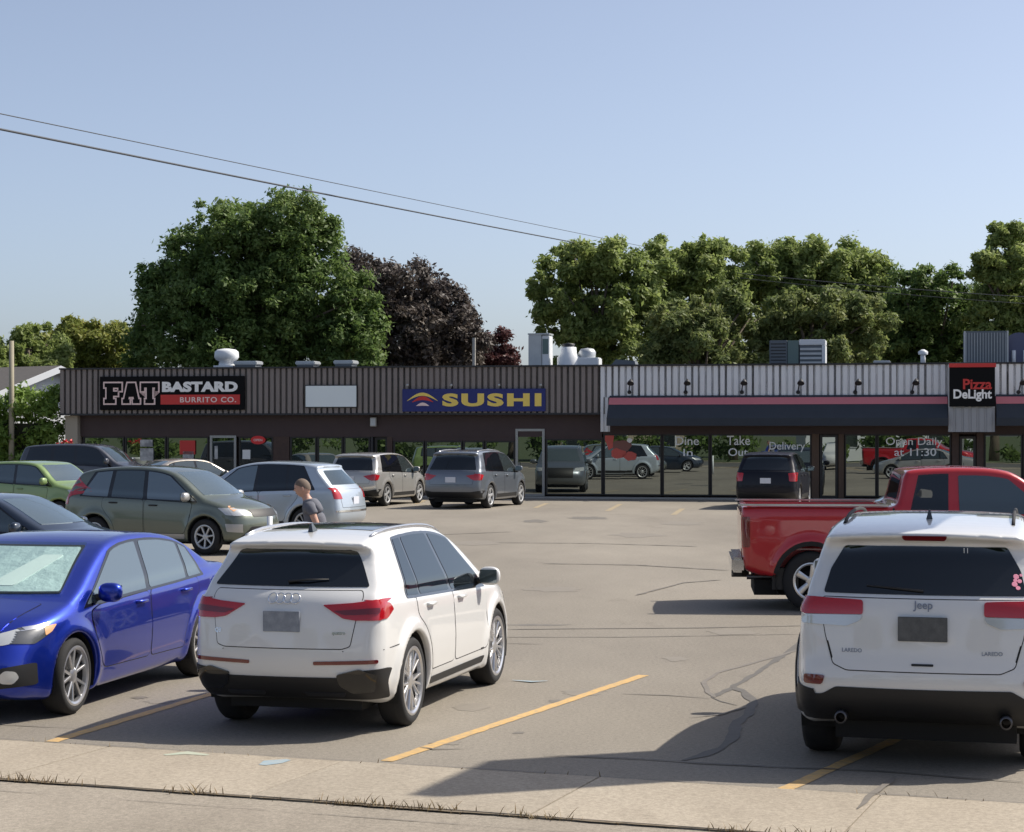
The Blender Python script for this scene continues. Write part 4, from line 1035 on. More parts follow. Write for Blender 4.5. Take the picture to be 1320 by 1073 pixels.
# ---- blue sedan facing the street
cor = dict(L=4.62, H=1.455, W=1.775, wr=.325, ra=.365, axles=(.97, 3.67), paint='blue_paint', wheel='low_split', rim='rim', ww=.215, steer=.04,
    sil=[(.20, .26), (.03, .42), (0, .62), (.03, .80), (.05, .95), (.06, 1.05), (.16, 1.085), (.45, 1.10), (.70, 1.13), (1.22, 1.37), (1.6, 1.44), (2.1, 1.462), (2.55, 1.44), (2.85, 1.36), (3.72, .985), (3.95, .93), (4.25, .86), (4.46, .76), (4.58, .62), (4.62, .48), (4.60, .30), (4.45, .20), (4.0, .18), (.6, .20)],
    belt=[(0, 1.0), (.9, .99), (1.6, .955), (2.6, .92), (3.4, .885), (4.2, .80), (4.6, .7)], tumble=.235, shoulder=.03, flare=.025, pf=.26, kf=.36, kr=.16,
    panes=[(1.02, 1.20, 1.30, 1.33), (1.36, 1.38, 2.16, 2.12), (2.24, 2.20, 3.42, 2.72)], trim=(.95, 1.18, 3.50, 2.75), side_glass='glass_light',
    doors=[[(2.22, .34), (3.15, .34), (3.30, .55), (3.38, .84), (3.20, .88), (2.21, .925)],
           [(1.45, .34), (2.19, .34), (2.18, .93), (1.12, .975), (1.10, .85)]+arc(.97, .325, .50, 58, 10, 5)],
    handles=[(2.40, .845), (1.42, .875)], mirror=(3.20, .99, 1.0),
    decals=[('windshield', 'gap', 'F', [(-.66, 1.00), (.66, 1.00), (.50, 1.365), (-.50, 1.365)], .004, False),
            ('sun_shade', 'foil', 'F', [(-.64, 1.012), (.64, 1.012), (.485, 1.345), (-.485, 1.345)], .010, False),
            ('sun_shade_fold', 'paper', 'F', [(-.05, 1.05), (.20, 1.05), (.40, 1.28), (.20, 1.28)], .016, False),
            ('windshield_glass', 'clear', 'F', [(-.67, .995), (.67, .995), (.51, 1.37), (-.51, 1.37)], .024, False),
            ('hood', 'paint', 'T', [(3.78, -.60), (4.36, -.52), (4.44, -.2), (4.45, .2), (4.36, .52), (3.78, .60)], .004, False, 'gap'),
            ('grille', 'gloss_black', 'F', [(-.42, .64), (.42, .64), (.50, .70), (-.50, .70)], .006, False),
            ('lower_grille', 'plastic', 'F', [(-.46, .30), (.46, .30), (.36, .54), (-.36, .54)], .006, False),
            ('headlight', 'lamp_clear', 'F', [(.40, .66), (.58, .645), (.70, .67), (.72, .79), (.60, .755), (.44, .71)], .005),
            ('headlight_side', 'lamp_house', 'S', [(4.05, .80), (4.36, .755), (4.42, .66), (4.22, .645), (4.00, .735)], .008),
            ('headlight_rim', 'chrome', 'S', [(4.00, .80), (4.40, .755), (4.42, .73), (4.08, .765)], .011),
            ('turn_signal', 'amber', 'S', [(3.94, .785), (4.08, .775), (4.10, .70), (4.02, .73)], .012),
            ('fog_lamp_surround', 'plastic', 'F', [(.52, .30), (.80, .32), (.80, .50), (.60, .47)], .006),
            ('fog_lamp', 'lamp_clear', 'F', [(.60, .35), (.68, .34), (.72, .39), (.70, .44), (.63, .45), (.58, .40)], .014),
            ('taillight_side', 'tail_red', 'S', [(.03, .92), (.28, .98), (.34, .94), (.20, .84), (.03, .80)], .008),
            ('taillight', 'tail_red', 'R', [(.45, .95), (.83, .97), (.83, .80), (.50, .84)], .006),
            ('rear_window', 'tint', 'R', [(-.62, 1.17), (.62, 1.17), (.48, 1.36), (-.48, 1.36)], .005, False),
            ('fuel_door', 'paint', 'S', [(.62, .90), (.78, .90), (.78, .77), (.62, .77)], .003, True, 'gap')])
c = Vector((-3.70, 16.70)); loc = root_at(c, -104.5, 2.70, 1, 1.775, True, (1, .95))
r, b = build_car(cor, 'bright blue sedan with a silver sunshade behind its windshield, facing the street', 'sedan', loc, R(-104.5), 'sedan', res=.024, scale=(1, .95, 1))

# ---- white large suv at the right edge, seen from behind
jeep = dict(L=4.82, H=1.76, W=1.94, wr=.385, ra=.44, axles=(.93, 3.845), paint='white_paint', wheel='mid_five', rim='rim', ww=.265,
    sil=[(.20, .36), (.04, .46), (0, .62), (.02, .74), (.05, .82), (.07, 1.0), (.10, 1.20), (.17, 1.26), (.40, 1.58), (.24, 1.64), (.30, 1.675), (.7, 1.725), (1.5, 1.765), (2.2, 1.755), (2.75, 1.69), (3.05, 1.58), (3.62, 1.22), (4.2, 1.14), (4.65, 1.05), (4.78, .90), (4.82, .6), (4.74, .36), (4.4, .27), (.55, .27)],
    belt=[(0, 1.16), (1.5, 1.12), (3.4, 1.06), (4.6, 1.0)], tumble=.27, shoulder=.03, flare=.035, pr=.08, kr=.13,
    panes=[(.62, .80, 1.15, 1.2), (1.22, 1.25, 2.10, 2.05), (2.2, 2.15, 3.30, 2.78)], trim=(.58, .78, 3.38, 2.8), side_glass=['tint', 'tint', 'glass'],
    doors=[[(2.22, .42), (3.25, .42), (3.38, 1.03), (2.20, 1.07)], [(1.55, .42), (2.19, .42), (2.17, 1.08), (1.1, 1.12), (1.15, .95)]+arc(.93, .385, .55, 52, 12, 4)],
    handles=[(2.42, .97), (1.40, 1.0)], mirror=(3.2, 1.2, 1.1), rails=(.75, 2.75, .64, 'gap'), fin=.98,
    plate=('R', 1.005, 'plate_dark', .36, .17),
    decals=[('tailgate', 'paint', 'R', [(-.72, .95), (-.66, .75), (-.56, .71), (.56, .71), (.66, .75), (.72, .95), (.76, 1.15), (.745, 1.205), (-.745, 1.205), (-.76, 1.15)], .004, False, 'gap'),
            ('rear_window', 'tint', 'R', [(-.745, 1.235), (.745, 1.235), (.70, 1.40), (.60, 1.565), (-.60, 1.565), (-.70, 1.40)], .007, False),
            ('brake_light', 'tail_dark', 'R', [(-.17, 1.645), (.17, 1.645), (.15, 1.618), (-.15, 1.618)], .012, False),
            ('taillight', 'tail_red', 'R', [(.44, 1.19), (.60, 1.195), (.90, 1.20), (.90, 1.085), (.44, 1.095)], .014),
            ('reverse_light', 'lamp_clear', 'R', [(.44, 1.092), (.90, 1.082), (.90, 1.02), (.56, 1.01), (.46, 1.05)], .012),
            ('taillight_side', 'tail_red', 'S', [(.17, 1.20), (.40, 1.19), (.34, 1.10), (.17, 1.09)], .012),
            ('reflector', 'tail_dark', 'R', [(.72, .665), (.88, .665), (.88, .60), (.74, .60)], .010),
            ('rear_cladding', 'plastic', 'R', [(-.97, .52), (-.74, .535), (-.64, .59), (.64, .59), (.74, .535), (.97, .52), (.90, .33), (-.90, .33)], .010, False),
            ('liftgate_handle', 'plastic', 'R', [(-.08, .765), (.08, .765), (.08, .75), (-.08, .75)], .010, False),
            ('arch_cladding', 'plastic', 'S', [(.03, .55), (.36, .62)]+arc(.93, .385, .51, 165, 8, 10)+arc(.93, .385, .455, 8, 180, 10)+[(.40, .36), (.12, .36)], .010),
            ('sill_cladding', 'plastic', 'S', [(1.45, .42), (3.3, .42), (3.3, .33), (1.45, .33)], .008)])
A = 75
bc = Vector((2.84, 13.75)); d = Vector((math.cos(R(A)), math.sin(R(A))))
loc = bc+d*(.93+2.915/2); loc = (loc.x, loc.y, 0)
r, b = build_car(jeep, 'white large suv at the right edge, pink sticker in its rear window', 'suv', loc, R(A), res=.024, scale=(1, .94, 1))
car_text(b, r, 'Jeep', 'R', 0, 1.125, .075, M['badge'], 'brand_badge', bold=.01)
car_text(b, r, 'LAREDO', 'R', -.50, .83, .028, M['badge'], 'trim_badge'); car_text(b, r, 'LAREDO', 'R', .52, .83, .028, M['badge'], 'trim_badge')
MB().tube([on_body(b, 'R', 0, 1.255, .012)[0], on_body(b, 'R', .2, 1.27, .014)[0], on_body(b, 'R', .42, 1.285, .012)[0]], [.012, .009, .006], 6).build('wiper', M['plastic'], r, True)
stk = MB()                                             # ribbon-like pink sticker low in the corner
for a0, c0, rr_ in ((-.665, 1.36, .022), (-.69, 1.33, .018), (-.655, 1.31, .022), (-.68, 1.285, .018), (-.70, 1.37, .012), (-.66, 1.335, .016)):
    p, n = on_body(b, 'R', a0, c0, .010); q = n.to_track_quat('Z', 'Y').to_matrix().to_4x4(); mt = Matrix.Translation(p) @ q
    stk.lathe([(rr_, 0), (rr_*.9, .002), (.0005, .002)], 9, mt)
stk.build('sticker', M['pink'], r)
car_text(b, r, '11', 'R', -.30, 1.52, .035, M['paper'], 'window_mark', off=.009)
for s_ in (-1, 1):
    MB().lathe([(.034, 0), (.046, 0), (.046, .16), (.034, .16), (.034, .02)], 18, Matrix.Translation((.03-b.mid, s_*.60, .375)) @ Matrix.Rotation(R(90), 4, 'Y'), 'z').build('exhaust_pipe', M['rim_dark'], r, True)

# ---- red extended cab pickup behind it
pk = dict(L=5.85, H=1.90, W=2.02, wr=.395, ra=.49, axles=(1.12, 4.78), paint='red_paint', wheel='truck_five', rim='rim', ww=.26,
    sil=[(.24, .52), (.17, .58), (.15, .8), (.14, 1.1), (.14, 1.37), (.18, 1.40), (1.2, 1.395), (2.12, 1.395), (2.28, 1.40), (2.33, 1.50), (2.40, 1.82), (2.50, 1.88), (3.1, 1.905), (3.7, 1.89), (4.0, 1.80), (4.66, 1.34), (5.2, 1.28), (5.65, 1.20), (5.82, 1.05), (5.85, .6), (5.75, .42), (5.3, .36), (.5, .46)],
    belt=[(0, 1.33), (2.2, 1.32), (4.5, 1.26), (5.8, 1.15)], tumble=.22, shoulder=.03, flare=.03, kr=.03, pr=.02, crown=.02, bed=(.25, 2.15, .85),
    sec=[(.30, .05), (.42, .015), (.6, 0), (.9, -.004), (1.2, .006), (1.32, .02), (1.37, .04), (1.44, .07), (1.9, .20)],
    panes=[(2.50, 2.62, 2.98, 3.00), (3.14, 3.14, 4.38, 3.82)], trim=(2.47, 2.60, 2.99, 3.01), trim_mat='gloss_black', side_glass=['tint', 'glass'], dtop=.11,
    doors=[[(3.08, .48), (4.15, .48), (4.30, .80), (4.36, 1.28), (3.08, 1.30)], [(2.42, .48), (3.06, .48), (3.06, 1.30), (2.40, 1.31)]],
    handles=[(3.25, 1.14)], mirror=(4.15, 1.38, 1.3),
    decals=[('tailgate', 'paint', 'R', [(-.76, .64), (.76, .64), (.76, 1.33), (-.76, 1.33)], .006, False, 'gap'),
            ('taillight', 'tail_red', 'R', [(.78, .82), (.98, .82), (.98, 1.26), (.78, 1.26)], .008),
            ('taillight_side', 'tail_dark', 'S', [(.145, .84), (.28, .84), (.28, 1.24), (.145, 1.24)], .008),
            ('bed_seam', 'gap', 'S', [(2.235, .48), (2.262, .48), (2.262, 1.36), (2.235, 1.36)], .002),
            ('wheel_arch_lip', 'gap', 'S', arc(1.12, .395, .53, 175, 5, 14)+arc(1.12, .395, .47, 5, 175, 14), .003),
            ('rear_cab_window', 'tint', 'R', [(-.62, 1.47), (.62, 1.47), (.54, 1.78), (-.54, 1.78)], .006, False)])
loc = root_at(Vector((3.93, 26.1)), -5, 3.66, -1, 2.02, False, (.95, 1))
r, b = build_car(pk, 'red extended cab pickup truck parked sideways behind the white suv', 'pickup truck', loc, R(-5), 'pickup_truck', res=.03, scale=(.95, 1, 1))
bb = MB().bbox(.03-b.mid, .20-b.mid, -.93, .93, .50, .70, .03); bb.build('rear_bumper', M['chrome'], r)
MB().box(.06-b.mid, .18-b.mid, -.5, .5, .42, .50).build('bumper_step', M['plastic'], r)
MB().box(.05-b.mid, .3-b.mid, -.06, .06, .38, .50).build('tow_hitch', M['plastic'], r)
MB().box(.95-b.mid, .99-b.mid-.4, -.93, -.66, .28, .56).grow((0, 0, 0)).build('mud_flap', M['plastic'], r)
MB().tube([(.25-b.mid, -.55, .42), (1.8-b.mid, -.55, .42)], .035, 8).build('exhaust_pipe', M['rim_dark'], r, True)
for s_ in (-1, 1): MB().bbox(.12-b.mid, 2.18-b.mid, s_*.955-.045, s_*.955+.045, 1.385, 1.41, .008).build('bed_rail', M['silver_paint'], r)

# ---- olive grey suv seen from its right side
crv = dict(L=4.52, H=1.68, W=1.82, wr=.345, ra=.395, axles=(.95, 3.57), paint='olive_paint', wheel='steel_seven', rim='rim_flat', ww=.22,
    sil=[(.18, .33), (.03, .42), (0, .60), (.03, .95), (.10, 1.12), (.38, 1.52), (.50, 1.58), (.9, 1.645), (1.5, 1.685), (2.2, 1.675), (2.65, 1.60), (2.95, 1.48), (3.62, 1.10), (3.95, 1.03), (4.30, .92), (4.46, .78), (4.52, .60), (4.48, .35), (4.3, .26), (.5, .26)],
    belt=[(0, 1.12), (.8, 1.08), (2.0, 1.04), (3.4, 1.00), (4.4, .9)], tumble=.24, shoulder=.03, pf=.24, kf=.36, kr=.18,
    panes=[(.62, .92, 1.25, 1.28), (1.34, 1.37, 2.10, 2.05), (2.20, 2.14, 3.34, 2.66)], trim=(.55, .85, 3.40, 2.70), side_glass=['glass_light', 'glass', 'glass_light'], dtop=.095,
    doors=[[(2.16, .40), (3.10, .40), (3.20, .60), (3.28, .98), (2.15, 1.03)], [(1.45, .40), (2.13, .40), (2.12, 1.03), (1.15, 1.07), (1.12, .90)]+arc(.95, .345, .50, 55, 8, 4)],
    handles=[(2.36, .93), (1.40, .97)], handle_mat='plastic', mirror=(3.18, 1.10, 1.05), mirror_mat='silver_paint',
    decals=[('windshield', 'glass_light', 'F', [(-.70, 1.13), (.70, 1.13), (.54, 1.56), (-.54, 1.56)], .006, False),
            ('headlight', 'lamp_clear', 'F', [(.46, .74), (.84, .76), (.86, .90), (.50, .86)], .008),
            ('headlight_side', 'lamp_clear', 'S', [(4.02, .90), (4.40, .86), (4.44, .74), (4.16, .75)], .008),
            ('turn_signal', 'amber', 'S', [(4.00, .93), (4.20, .905), (4.16, .82)], .011),
            ('grille', 'plastic', 'F', [(-.42, .72), (.42, .72), (.45, .86), (-.45, .86)], .006, False),
            ('lower_grille', 'plastic', 'F', [(-.7, .34), (.7, .34), (.5, .54), (-.5, .54)], .006, False),
            ('bumper_trim', 'silver_paint', 'S', [(4.02, .60), (4.50, .58), (4.49, .42), (4.06, .45)], .005),
            ('sill_cladding', 'silver_paint', 'S', [(1.40, .39), (3.12, .39), (3.12, .30), (1.40, .30)], .006),
            ('taillight_side', 'tail_red', 'S', [(.03, .95), (.20, 1.0), (.44, 1.50), (.38, 1.52), (.06, 1.12)], .008),
            ('taillight', 'tail_red', 'R', [(.72, .92), (.86, .92), (.84, 1.2), (.74, 1.45), (.66, 1.45), (.74, 1.2)], .008),
            ('rear_window', 'tint', 'R', [(-.66, 1.12), (.66, 1.12), (.54, 1.48), (-.54, 1.48)], .006, False)])
loc = root_at(Vector((-5.83, 37.75)), -23, 2.62, -1, 1.82, True, (.95, 1))
build_car(crv, 'olive grey suv pointing right, with tall red taillight, behind the blue sedan', 'suv', loc, R(-23), res=.035, scale=(.95, 1, 1))

# ---- small boxy green car at the left edge
soul = dict(L=4.1, H=1.62, W=1.79, wr=.335, ra=.38, axles=(.70, 3.25), paint='green_paint', wheel='mid_ten', rim='rim_flat', ww=.215,
    sil=[(.12, .32), (.02, .45), (0, .7), (.03, 1.0), (.10, 1.2), (.20, 1.50), (.30, 1.56), (.9, 1.60), (1.6, 1.625), (2.2, 1.61), (2.55, 1.55), (3.15, 1.12), (3.6, 1.04), (3.95, .94), (4.06, .78), (4.1, .5), (4.02, .3), (3.7, .24), (.4, .24)],
    belt=[(0, 1.15), (1.5, 1.08), (3.2, 1.01), (4, .95)], tumble=.19, shoulder=.03,
    panes=[(.52, .55, .98, 1.0), (1.06, 1.08, 1.82, 1.8), (1.9, 1.88, 3.0, 2.46)], trim=(.48, .52, 3.05, 2.50), side_glass='glass', dtop=.10,
    doors=[[(1.88, .38), (2.82, .38), (2.92, .98), (1.87, 1.05)], [(1.2, .38), (1.85, .38), (1.84, 1.05), (.95, 1.1), (.95, .9)]+arc(.70, .335, .48, 55, 10, 4)],
    handles=[(2.05, .95), (1.12, .98)], mirror=(2.85, 1.14, 1.05),
    decals=[('windshield', 'glass_light', 'F', [(-.70, 1.14), (.70, 1.14), (.58, 1.52), (-.58, 1.52)], .006, False),
            ('headlight', 'lamp_clear', 'F', [(.45, .74), (.84, .74), (.84, .94), (.50, .92)], .008),
            ('headlight_side', 'lamp_clear', 'S', [(3.72, .93), (3.98, .92), (4.02, .78), (3.78, .78)], .008),
            ('grille', 'plastic', 'F', [(-.6, .34), (.6, .34), (.5, .60), (-.5, .60)], .006, False)])
loc = root_at(Vector((-10.85, 47.6)), -24, 2.55, -1, 1.79, True, (.95, 1))
build_car(soul, 'boxy light green hatchback at the left edge in front of the dark van', 'hatchback', loc, R(-24), 'hatchback', res=.04, scale=(.95, 1, 1))

# ---- dark sedan whose front end shows at the left edge
def sedan(paint, **k):
    d = dict(L=4.75, H=1.45, W=1.82, wr=.33, ra=.372, axles=(1.0, 3.80), paint=paint, wheel='mid_five', rim='rim_flat', ww=.215,
    sil=[(.18, .28), (.03, .42), (0, .64), (.03, .86), (.08, 1.01), (.5, 1.06), (.80, 1.10), (1.40, 1.38), (1.8, 1.44), (2.3, 1.455), (2.75, 1.42), (3.0, 1.34), (3.80, .98), (4.1, .92), (4.5, .80), (4.70, .64), (4.75, .48), (4.70, .3), (4.5, .2), (.6, .2)],
    belt=[(0, .95), (1.2, .96), (2.6, .92), (3.6, .88), (4.6, .7)], tumble=.24, shoulder=.03, pf=.26, kf=.34,
    panes=[(1.15, 1.36, 1.45, 1.5), (1.52, 1.55, 2.32, 2.28), (2.4, 2.36, 3.56, 2.88)], trim=(1.10, 1.34, 3.62, 2.92), side_glass='glass',
    doors=[[(2.36, .36), (3.3, .36), (3.5, .86), (2.35, .91)], [(1.6, .36), (2.33, .36), (2.32, .92), (1.3, .95), (1.25, .82)]+arc(1.0, .33, .48, 55, 10, 4)],
    handles=[(2.55, .84), (1.55, .86)], mirror=(3.35, .98, 1.0),
    decals=[('windshield', 'glass_light', 'F', [(-.68, 1.02), (.68, 1.02), (.52, 1.37), (-.52, 1.37)], .006, False),
            ('rear_window', 'glass_light', 'R', [(-.66, 1.14), (.66, 1.14), (.52, 1.37), (-.52, 1.37)], .006, False),
            ('headlight', 'lamp_clear', 'F', [(.45, .62), (.82, .64), (.84, .76), (.50, .72)], .008),
            ('headlight_side', 'lamp_clear', 'S', [(4.25, .76), (4.60, .70), (4.62, .62), (4.35, .64)], .008),
            ('grille', 'plastic', 'F', [(-.42, .50), (.42, .50), (.45, .70), (-.45, .70)], .006, False),
            ('taillight', 'tail_red', 'R', [(.45, .80), (.84, .78), (.84, .94), (.50, .94)], .006),
            ('taillight_side', 'tail_red', 'S', [(.03, .78), (.25, .84), (.28, .93), (.05, .95)], .006),
            ('tail_panel', 'paint', 'R', [(-.60, .66), (.60, .66), (.58, .98), (-.58, .98)], .004, False, 'gap')])
    d.update(k); return d
X, Y = -7.75, 29.6
build_car(sedan('navy_paint'), 'dark navy sedan at the left edge, only its hood and windshield in view', 'sedan', (X, Y, 0), R(-16), 'sedan', res=.04)
build_car(sedan('beige_paint'), 'beige sedan parked nose in between the dark van and the light blue suv', 'sedan', (-10.5, 64.0, 0), R(38), 'sedan', res=.05, scale=(.96, .96, 1))
build_car(sedan('silver_paint'), 'silver sedan mostly hidden behind the bed of the red pickup', 'sedan', (8.15, 37.5, 0), R(178), 'sedan', res=.05)

# ---- suvs near the shops
def wagon(L, H, paint, belt, **k):
    W = k.pop('W', 1.86); ax = (.98, L-.95); b0 = belt
    d = dict(L=L, H=H, W=W, wr=.355, ra=.41, axles=ax, paint=paint, wheel='mid_five', rim='rim_flat', ww=.23,
    sil=[(.18, .34), (.03, .45), (0, .64), (.03, .95), (.08, b0+.05), (.16, b0+.12), (.44, H-.15), (.30, H-.09), (.36, H-.055), (.8, H-.01), (1.6, H+.01), (2.3, H-.01), (L-1.85, H-.08), (L-1.55, H-.20), (L-.92, b0+.06), (L-.55, b0-.03), (L-.2, b0-.12), (L-.05, b0-.28), (L, .6), (L-.06, .35), (L-.3, .26), (.5, .27)],
    belt=[(0, b0+.06), (L*.3, b0+.03), (L*.7, b0-.03), (L, b0-.08)], tumble=.25, shoulder=.03, flare=.03, pr=.08, kr=.14,
    panes=[(.66, .84, 1.22, 1.25), (1.30, 1.33, 2.12, 2.06), (2.22, 2.16, L-1.22, L-1.86)], trim=(.62, .80, L-1.15, L-1.83), side_glass=['tint', 'tint', 'glass'],
    doors=[[(2.2, .42), (L-1.42, .42), (L-1.30, b0-.05), (2.19, b0+.0)], [(1.55, .42), (2.17, .42), (2.16, b0), (1.15, b0+.03), (1.15, .93)]+arc(ax[0], .355, .52, 55, 12, 4)],
    handles=[(2.42, b0-.10), (1.42, b0-.08)], mirror=(L-1.48, b0+.08, 1.05), rails=(.6, L-2.0, .60, 'rim'), plate=('R', .86, 'plate_white', .32, .16),
    decals=[('tailgate', 'paint', 'R', [(-.66, .72), (.66, .72), (.70, b0), (.68, b0+.05), (-.68, b0+.05), (-.70, b0)], .004, False, 'gap'),
            ('rear_window', 'tint', 'R', [(-.73, b0+.09), (.73, b0+.09), (.58, H-.14), (-.58, H-.14)], .008, False),
            ('taillight', 'tail_red', 'R', [(.46, b0-.08), (.86, b0-.02), (.87, b0-.22), (.66, b0-.20)], .010),
            ('taillight_side', 'tail_red', 'S', [(.08, b0-.02), (.40, b0-.06), (.26, b0-.20), (.08, b0-.22)], .010),
            ('rear_cladding', 'plastic', 'R', [(-.92, .55), (-.6, .50), (.6, .50), (.92, .55), (.86, .33), (-.86, .33)], .010, False),
            ('sill_cladding', 'plastic', 'S', [(1.50, .42), (L-1.45, .42), (L-1.45, .31), (1.50, .31)], .008),
            ('windshield', 'glass_light', 'F', [(-.72, b0+.09), (.72, b0+.09), (.56, H-.13), (-.56, H-.13)], .006, False),
            ('headlight', 'lamp_clear', 'F', [(.5, b0-.26), (.86, b0-.24), (.86, b0-.12), (.55, b0-.15)], .008),
            ('headlight_side', 'lamp_clear', 'S', [(L-.5, b0-.13), (L-.16, b0-.15), (L-.14, b0-.26), (L-.4, b0-.26)], .008),
            ('grille', 'plastic', 'F', [(-.46, .55), (.46, .55), (.48, b0-.15), (-.48, b0-.15)], .006, False)])
    extra = k.pop('extra', []); d.update(k); d['decals'] = d['decals']+extra; return d

edge = wagon(4.68, 1.70, 'silverblue_paint', 1.05, side_glass=['tint', 'tint', 'glass_light'], rails=None, wheel='mid_ten',
    sil=[(.18, .34), (.03, .45), (0, .66), (.05, .90), (.10, 1.08), (.22, 1.18), (.70, 1.56), (.62, 1.61), (.95, 1.665), (1.6, 1.70), (2.3, 1.70), (2.75, 1.63), (3.05, 1.53), (3.80, 1.12), (4.2, 1.04), (4.52, .92), (4.65, .76), (4.68, .6), (4.62, .35), (4.4, .26), (.5, .27)],
    panes=[(.78, 1.10, 1.40, 1.43), (1.47, 1.50, 2.25, 2.2), (2.33, 2.28, 3.50, 2.78)], trim=(.70, 1.05, 3.56, 2.82))
edge['decals'] = [x for x in edge['decals'] if x[0] not in ('taillight', 'rear_cladding', 'taillight_side', 'rear_window')]+[
            ('rear_window', 'glass', 'R', [(-.70, 1.20), (.70, 1.20), (.54, 1.50), (-.54, 1.50)], .008, False),
            ('taillight', 'tail_red', 'R', [(.62, .90), (.86, .90), (.86, 1.14), (.70, 1.14)], .010),
            ('taillight_side', 'tail_red', 'S', [(.06, .90), (.22, .90), (.30, 1.13), (.10, 1.13)], .010),
            ('bumper_strip', 'chrome', 'R', [(-.86, .66), (.86, .66), (.86, .62), (-.86, .62)], .010, False)]
build_car(edge, 'silver blue suv facing left behind the walking person', 'suv', (-5.35, 43.6, 0), R(161), res=.035, scale=(.90, .9, 1))
rog = wagon(4.63, 1.66, 'silver_paint', 1.03, rails=None)
rog['decals'] += [('bumper_corner', 'chrome', 'R', [(.45, .60), (.86, .66), (.86, .58), (.50, .56)], .014)]
loc = root_at(Vector((-3.85, 61.6)), 71, 2.7, -1, 1.86, False, (1, 1))
build_car(rog, 'silver suv with black lower bumper, parked left of the blue grey suv', 'suv', loc, R(71), res=.045, scale=(1, .95, 1))
sor = wagon(4.72, 1.72, 'slate_paint', 1.06, fin=None)
loc = root_at(Vector((-.68, 60.0)), 71, 2.79, -1, 1.86, False, (1, 1))
build_car(sor, 'blue grey suv with roof rails parked before the sushi shop door', 'suv', loc, R(71), res=.045, scale=(1.02, 1.02, 1.02))
blk = wagon(4.9, 1.70, 'black_paint', 1.08, rails=None)
blk['decals'] = [d_ if d_[0] != 'taillight' else ('taillight', 'tail_red', 'R', [(.66, 1.08), (.90, 1.10), (.90, .84), (.70, .84)], .010) for d_ in blk['decals']]
loc = root_at(Vector((8.62, 59.6)), 76, 3.0, -1, 1.9, False, (1, 1))
build_car(blk, 'black suv with its brake lights on, nose to the long dark awning', 'suv', loc, R(76), res=.045, scale=(1, 1.0, 1))
van = dict(L=5.6, H=1.93, W=2.0, wr=.39, ra=.45, axles=(1.15, 4.55), paint='darkgrey_paint', wheel='mid_six', rim='rim_flat', ww=.25,
    sil=[(.15, .40), (.02, .5), (0, .8), (.03, 1.15), (.12, 1.4), (.32, 1.80), (.45, 1.87), (1.2, 1.92), (2.2, 1.94), (3.1, 1.92), (3.55, 1.82), (4.35, 1.34), (4.9, 1.24), (5.4, 1.12), (5.55, .95), (5.6, .6), (5.5, .4), (5.2, .3), (.5, .32)],
    belt=[(0, 1.30), (3, 1.25), (5.5, 1.1)], tumble=.22, shoulder=.03,
    panes=[(.52, .70, 1.55, 1.57), (1.70, 1.72, 2.55, 2.52), (2.68, 2.64, 4.05, 3.45)], trim=(.48, .66, 4.12, 3.50), side_glass='tint', dtop=.10,
    doors=[[(2.62, .48), (3.85, .48), (4.0, 1.2), (2.6, 1.24)], [(1.75, .48), (2.58, .48), (2.57, 1.25), (1.5, 1.28), (1.5, 1.0)]],
    handles=[(2.85, 1.12), (1.85, 1.15)], mirror=(3.95, 1.38, 1.2),
    decals=[('windshield', 'glass', 'F', [(-.78, 1.36), (.78, 1.36), (.62, 1.80), (-.62, 1.80)], .006, False),
            ('headlight', 'lamp_clear', 'F', [(.55, .85), (.92, .85), (.92, 1.02), (.55, 1.02)], .008),
            ('rear_window', 'tint', 'R', [(-.74, 1.36), (.74, 1.36), (.62, 1.78), (-.62, 1.78)], .006, False)])
build_car(van, 'dark grey long suv parked near the hedge behind the green hatchback', 'suv', (-13.4, 63.5, 0), R(-12), res=.05, scale=(.82, .95, 1))
# ---------------------------------------------------------------- trees, hedge, house, wires
def leaf_mat(name, c0, c1, c2, trans=.25):
    m = bpy.data.materials.new(name); m.use_nodes = True; n = m.node_tree; n.nodes.clear()
    o = n.nodes.new('ShaderNodeOutputMaterial'); ge = n.nodes.new('ShaderNodeNewGeometry')
    tc = n.nodes.new('ShaderNodeTexCoord'); t = n.nodes.new('ShaderNodeTexNoise'); t.inputs['Scale'].default_value = .45; t.inputs['Detail'].default_value = 4
    n.links.new(tc.outputs['Object'], t.inputs['Vector'])
    a = n.nodes.new('ShaderNodeMath'); a.operation = 'MULTIPLY_ADD'; a.inputs[1].default_value = .45; n.links.new(ge.outputs['Random Per Island'], a.inputs[0])
    b = n.nodes.new('ShaderNodeMath'); b.operation = 'MULTIPLY_ADD'; b.inputs[1].default_value = 1.3; b.inputs[2].default_value = -.37; n.links.new(t.outputs['Fac'], b.inputs[0]); n.links.new(b.outputs[0], a.inputs[2])
    r = n.nodes.new('ShaderNodeValToRGB'); e = r.color_ramp.elements; e[0].position = .1; e[0].color = (*c0, 1); e[1].position = .9; e[1].color = (*c2, 1)
    k = e.new(.5); k.color = (*c1, 1); n.links.new(a.outputs[0], r.inputs[0])
    d = n.nodes.new('ShaderNodeBsdfPrincipled'); d.inputs['Roughness'].default_value = .55; d.inputs['Specular IOR Level'].default_value = .35
    tr = n.nodes.new('ShaderNodeBsdfTranslucent'); mx = n.nodes.new('ShaderNodeMixShader'); mx.inputs[0].default_value = trans
    n.links.new(r.outputs[0], d.inputs['Base Color']); n.links.new(r.outputs[0], tr.inputs[0]); n.links.new(d.outputs[0], mx.inputs[1]); n.links.new(tr.outputs[0], mx.inputs[2]); n.links.new(mx.outputs[0], o.inputs[0])
    return m
M['bark'] = mat('bark', (.10, .08, .06), .9, noise=(3, .5, (.15, .12, .09)))
